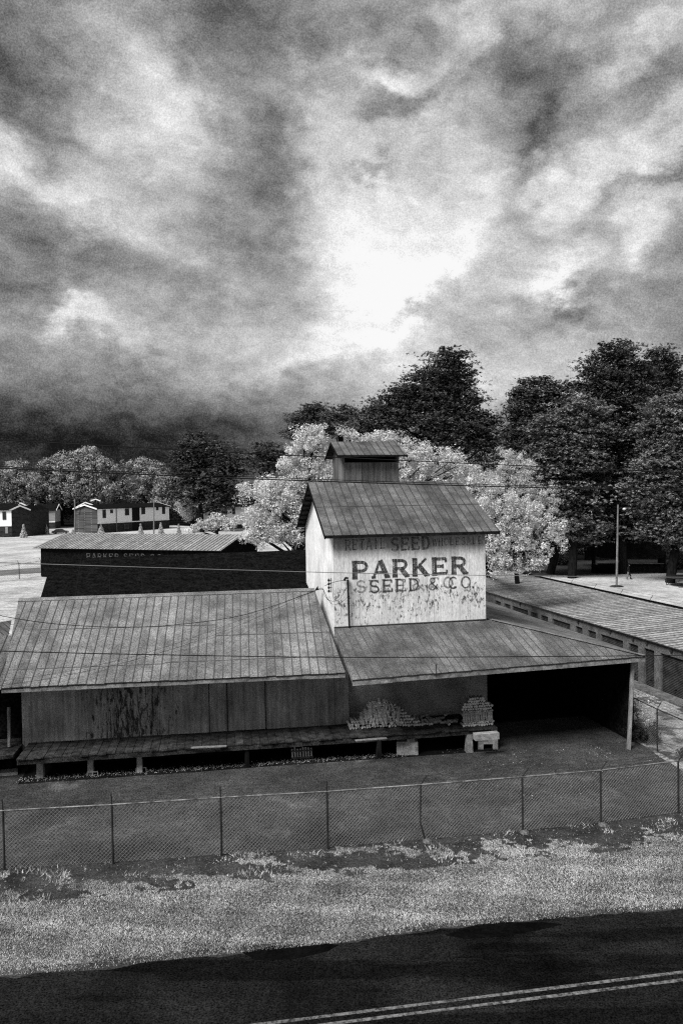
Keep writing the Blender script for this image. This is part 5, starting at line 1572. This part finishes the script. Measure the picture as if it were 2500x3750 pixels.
car(222, 1955, .15, 'dark car parked beside the pole at the long house gable', 'car')
car(150, 1953, .05, 'pale roofed car parked next to the corner house', 'car_light')

# trampoline
tc_ = P(2520, 2145, 0) ; tb = Vector((tc_.x, tc_.y, 0))
tp_ = thing('trampoline', tb, 'round trampoline with a black mat and thin legs at the right edge', 'trampoline')
R_ = 2.3; ht = at(2440, 2124, tb.y).z; ht = .95
mb = MB(); ring = [tb + Vector((R_ * math.cos(a * math.pi / 16), R_ * math.sin(a * math.pi / 16), ht)) for a in range(33)]; mb.tube(ring, .05, 6, False); mb.build('frame', M['fence_metal'], tp_)
mb = MB(); mb.tube([tb + ez * (ht - .03), tb + ez * (ht + .0)], [R_ - .02, R_ - .05], 32); mb.build('mat', M['mat_black'], tp_)
for k in range(4):
    a = math.pi * (k / 2 + .25) + .2
    for s_ in (-.28, .28):
        p = tb + Vector((R_ * math.cos(a + s_), R_ * math.sin(a + s_), 0)); mb = MB(); mb.tube([p + ez * ht, p], .035, 6)
        if s_ < 0:
            p2 = tb + Vector((R_ * math.cos(a - s_), R_ * math.sin(a - s_), 0)); mb.tube([p + ez * .03, p2 + ez * .03], .03, 6)
        mb.build('leg', M['fence_metal'], tp_)

# dark open shelter below the pines
sA_ = P(2168, 2098, 0); sB_ = P(2440, 2098, 0); shd = thing('open_shelter', (sA_ + sB_) / 2, 'black roofed open shelter with two posts and a low dark wall under the pines', 'shelter')
dS = (sB_ - sA_).normalized(); yS = sA_.y
mb = MB(); prism(mb, [sA_, sB_, sB_ + Vector((0, .5, 0)), sA_ + Vector((0, .5, 0))], 0, at(2200, 2066, yS).z); mb.build('low_wall', M['black'], shd)
mb = MB(); z_ = at(2200, 2064, yS).z; mb.beam(sA_ + ez * (z_ + .02), sB_ + ez * (z_ + .02) - dS * .4, .6, .06); mb.build('wall_cap', M['weathered'], shd)
for px_ in (2171, 2419):
    p = P(px_, 2098, 0) + Vector((0, -.1, 0)); mb = MB(); mb.beam(p, p + ez * at(px_, 1990, yS).z, .4, .35, (0, 1, 0)); mb.build('post', M['black'], shd)
mb = MB()
zl = at(2200, 2043, yS).z; zt_ = at(2200, 1985, yS).z
c0 = sA_ + Vector((0, -.6, 0)); c1 = P(2430, 2098, 0) + Vector((0, -.6, 0))
arcp = [(0, zl + .35), (.08, zl + .1), (.2, zl), (.5, zl - .06), (.8, zl - .06), (.93, zl + .02), (1, zl + .3)]
V = [c0.lerp(c1, u) + ez * z for u, z in arcp]; V2 = [v + Vector((0, .15, 0)) for v in V]
topz = [(1, zt_ + .2), (.75, zt_ + .1), (.65, zt_ - .3), (.5, zt_), (0, zt_)]
T1 = [c0.lerp(c1, u) + ez * z for u, z in topz]
mb.face(V + T1); mb.face([v + Vector((0, .15, 0)) for v in (V + T1)][::-1]); mb.build('roof_valance', M['black'], shd)
mb = MB(); mb.faces([T1[4] + ez * .05, T1[0] + ez * .05, T1[0] + Vector((0, 5, 1.0)), T1[4] + Vector((0, 5, 1.2))], [(0, 1, 2, 3)]); mb.faces([T1[4] + Vector((0, 5, 1.2)), T1[0] + Vector((0, 5, 1.0)), T1[0] + Vector((0, 10, 0)), T1[4] + Vector((0, 10, 0))], [(0, 1, 2, 3)]); mb.build('roof', M['black'], shd)
# white meter box on its post
mb = MB(); p = P(2183, 2072, 0); p = at(2182, 2060, yS - .8); mb.box(p, (1, 0, 0), (0, 1, 0), ez, .1, .1, .3); mb.build('meter_box', M['post_wood'], shd)
# dark shrub mound by the yard
for (px_, yb, w, h, lab) in ((2060, 2065, 60, 40, 'dark rounded bush left of the shelter'), (2480, 2080, 70, 60, 'dark bush right of the shelter')):
    b = P(px_, yb + 5, 0); k = b.y / F; tree('bush', lab, 'bush', [(np.array([b.x, b.y, h * k * .5]), np.array([w * k * .5, w * k * .4, h * k * .55]))], b, 'leaf_black', .22, .5, 2.5, .8, 60, .08, 'dark bushes under the pines', branches=4)

# bush and vines on the side fence
b = (pside[2] + pside[3]) / 2 + Vector((.25, .3, 0))
tree('climbing_vine', 'straggly pale vine hanging on the side fence by the corner post', 'plant', [(np.array([b.x - .1, b.y + .5, 1.35]), np.array([.4, 1.2, .5])), (np.array([b.x + .2, b.y - .5, 1.2]), np.array([.35, .8, .6]))], b, 'leaf_pale', .07, .22, .9, 1.4, 26, .03, None, branches=8)
b2 = b + Vector((.0, -.4, 0))
tree('bush', 'black tangled bush at the foot of the side fence', 'bush', [(np.array([b2.x, b2.y, .4]), np.array([.75, .9, .5])), (np.array([b2.x + 1.3, b2.y - 2.2, .15]), np.array([1.0, .6, .22]))], b2, 'leaf_black', .08, .25, 2, .8, 50, .03, None, branches=4)


# ------------------------------------------------------------------ the walker in the yard
def person(base, h, face):
    t = thing('person', base, 'person in dark top and grey trousers standing in front of the dark shelter', 'person')
    k = h / 1.8; u = Vector((math.cos(face), math.sin(face), 0)); n = Vector((-u.y, u.x, 0))
    J = {'pelvis': (0, 0, .95), 'spine': (0, 0, 1.2), 'chest': (0, 0, 1.4), 'neck': (.01, 0, 1.53), 'head0': (.03, 0, 1.62), 'head1': (.03, 0, 1.74)}
    E_ = [('pelvis', 'spine', .15), ('spine', 'chest', .17), ('chest', 'neck', .07), ('neck', 'head0', .1), ('head0', 'head1', .085)]
    R_ = {'pelvis': .15, 'spine': .14, 'chest': .165, 'neck': .06, 'head0': .1, 'head1': .08}
    for s_, nm, st_ in ((1, 'l', .22), (-1, 'r', -.2)):
        J['hip' + nm] = (0, .1 * s_, .9); J['knee' + nm] = (st_ * .5 + .04, .11 * s_, .5); J['ank' + nm] = (st_, .11 * s_, .08); J['toe' + nm] = (st_ + .2, .12 * s_, .04)
        J['sh' + nm] = (0, .2 * s_, 1.43); J['el' + nm] = (-.08 - st_ * .3, .27 * s_, 1.15); J['wr' + nm] = (.02 - st_ * .5, .26 * s_, .9); J['hd' + nm] = (.05 - st_ * .55, .26 * s_, .8)
        for a, b in (('pelvis', 'hip'), ('hip', 'knee'), ('knee', 'ank'), ('ank', 'toe'), ('chest', 'sh'), ('sh', 'el'), ('el', 'wr'), ('wr', 'hd')):
            E_.append((a if a in ('pelvis', 'chest') else a + nm, b + nm, 0))
        R_.update({'hip' + nm: .1, 'knee' + nm: .065, 'ank' + nm: .045, 'toe' + nm: .04, 'sh' + nm: .07, 'el' + nm: .045, 'wr' + nm: .032, 'hd' + nm: .04})
    names = list(J); me = bpy.data.meshes.new('body')
    me.from_pydata([tuple((u * J[a][0] + n * J[a][1]) * k + ez * J[a][2] * k) for a in names], [(names.index(a), names.index(b)) for a, b, _ in E_], [])
    o = bpy.data.objects.new('body', me); col.objects.link(o); o.parent = t
    sk_ = o.modifiers.new('skin', 'SKIN'); ss = o.modifiers.new('sub', 'SUBSURF'); ss.levels = ss.render_levels = 2
    for i, a in enumerate(names):
        me.skin_vertices[0].data[i].radius = (R_[a] * k, R_[a] * k * (.75 if a in ('chest', 'spine', 'pelvis') else 1)); me.skin_vertices[0].data[i].use_root = (a == 'pelvis')
    me.materials.append(M['cloth_dark'])
    bv = Vector(base)
    for s_, nm in ((1, 'l'), (-1, 'r')):
        mb = MB(); f = lambda a: bv + (u * J[a][0] + n * J[a][1]) * k + ez * J[a][2] * k
        mb.tube([f('hip' + nm), f('knee' + nm), f('ank' + nm)], [.115, .09, .08], 9); mb.build('trouser_leg', M['cloth_grey'] if s_ < 0 else M['cloth_dark'], t)
    mb = MB(); hp = bv + u * .03 * k + ez * 1.7 * k
    for i in range(5):
        pass
    mb.tube([hp - ez * .07, hp, hp + ez * .07, hp + ez * .1], [.095, .108, .08, .03], 10); mb.build('hair', M['cloth_dark'], t)
    mb = MB(); fc = bv + u * .1 * k + ez * 1.66 * k; mb.tube([fc - ez * .06, fc, fc + ez * .05], [.04, .06, .05], 8); mb.build('face', M['skin'], t)
    return t


pb2 = P(2300, 2122, 0); person(pb2, 1.85, -.6)


# ------------------------------------------------------------------ grass
def interp_line(pts, x):
    xs = np.array([p.x for p in pts]); ys = np.array([p.y for p in pts]); return np.interp(x, xs, ys)


def blades(n, name, mat, hmin, hmax, w, x0=-17.5, x1=19, fn=None, lo=0.0, hi=1.0, label=None, clump=0.0):
    X = NR.uniform(x0, x1, n); ya = interp_line(road_edge, X) + .02; yb = interp_line([fence_line[0]] + posts, X) + .12
    S = NR.uniform(lo, hi, n); Y = ya + (yb - ya) * S
    keep = np.array([fn(x, y, s_) for x, y, s_ in zip(X, Y, S)]) > NR.uniform(0, 1, n)
    X, Y, S = X[keep], Y[keep], S[keep]; m = len(X)
    h = NR.uniform(hmin, hmax, m); a = NR.uniform(0, math.pi, m); ww = w * NR.uniform(.6, 1.5, m)
    lx, ly = NR.normal(0, .55, m) * h, NR.normal(0, .55, m) * h
    z0 = np.full(m, .004)
    V = np.stack([np.stack([X - np.cos(a) * ww, Y - np.sin(a) * ww, z0], 1), np.stack([X + np.cos(a) * ww, Y + np.sin(a) * ww, z0], 1), np.stack([X + lx, Y + ly, h], 1)], 1).reshape(-1, 3)
    o = npmesh(name, V, 3, M[mat], None, np.clip(NR.normal(.42, .27, m) + .16 * np.sin(X * .7 + 2 * np.sin(Y * 1.3)) * np.sin(S * 9 + X * .2) + .14 * np.sin(X * 2.3 + Y * 3.1) * np.sin(Y * 5 - X * 1.1), 0, 1)); tag(o, label, None, None, 'stuff'); return o


def patchy(x, y, s):
    e_ = mnoise.noise(Vector((x * .55, y * 1.1, 3))) + .5 * mnoise.noise(Vector((x * 1.9, y * 2.6, 8)))
    thin = 1.0
    if s > .62:
        thin = 1.0 if e_ + .5 * mnoise.noise(Vector((x * 5, y * 6, 2))) > -.12 + (s - .62) * 1.9 else .02
    if s < .05: thin = .25 + .4 * max(0, e_ + .4)
    return max(0, min(1, thin * (.85 + .35 * e_)))


blades(800000, 'grass', 'blade', .015, .05, .0062, fn=patchy, label='mown pale grass on the road verge')
blades(15000, 'weeds', 'weed', .04, .12, .016, lo=.6, hi=1.0, fn=lambda x, y, s: 1.0 if mnoise.noise(Vector((x * .9, y * 1.2, 31))) > .24 else 0.03, label='pale straggling weeds along the fence foot')
# pale litter of leaves and stones below the dock edge
n = 3600; t_ = NR.uniform(0, 1, n); off = NR.normal(0, .16, n)
base0, base1 = P(70, 2858, 0), P(1500, 2762, 0)
X = base0.x + (base1.x - base0.x) * t_; Y = base0.y + (base1.y - base0.y) * t_ + off
C_ = np.stack([X, Y, np.full(n, .03)], 1)
o = npmesh('litter', leaf_quads(C_, .035, .7, .8), 4, M['debris'], None, NR.uniform(0, 1, n)); tag(o, 'pale litter of leaves and gravel along the dock foot', None, None, 'stuff')
n = 2500; X = NR.uniform(4, 13.5, n); Y = NR.uniform(26.5, 33, n)
kp = np.array([mnoise.noise(Vector((x * .8, y * .8, 5))) > .15 for x, y in zip(X, Y)])
C_ = np.stack([X[kp], Y[kp], np.full(kp.sum(), .02)], 1)
o = npmesh('litter', leaf_quads(C_, .035, .7, .8), 4, M['debris'], None, NR.uniform(0, 1, len(C_))); tag(o, 'pale leaf litter scattered over the right of the yard', None, None, 'stuff')
print('faces', sum(len(o.data.polygons) for o in bpy.data.objects if o.type=='MESH'))
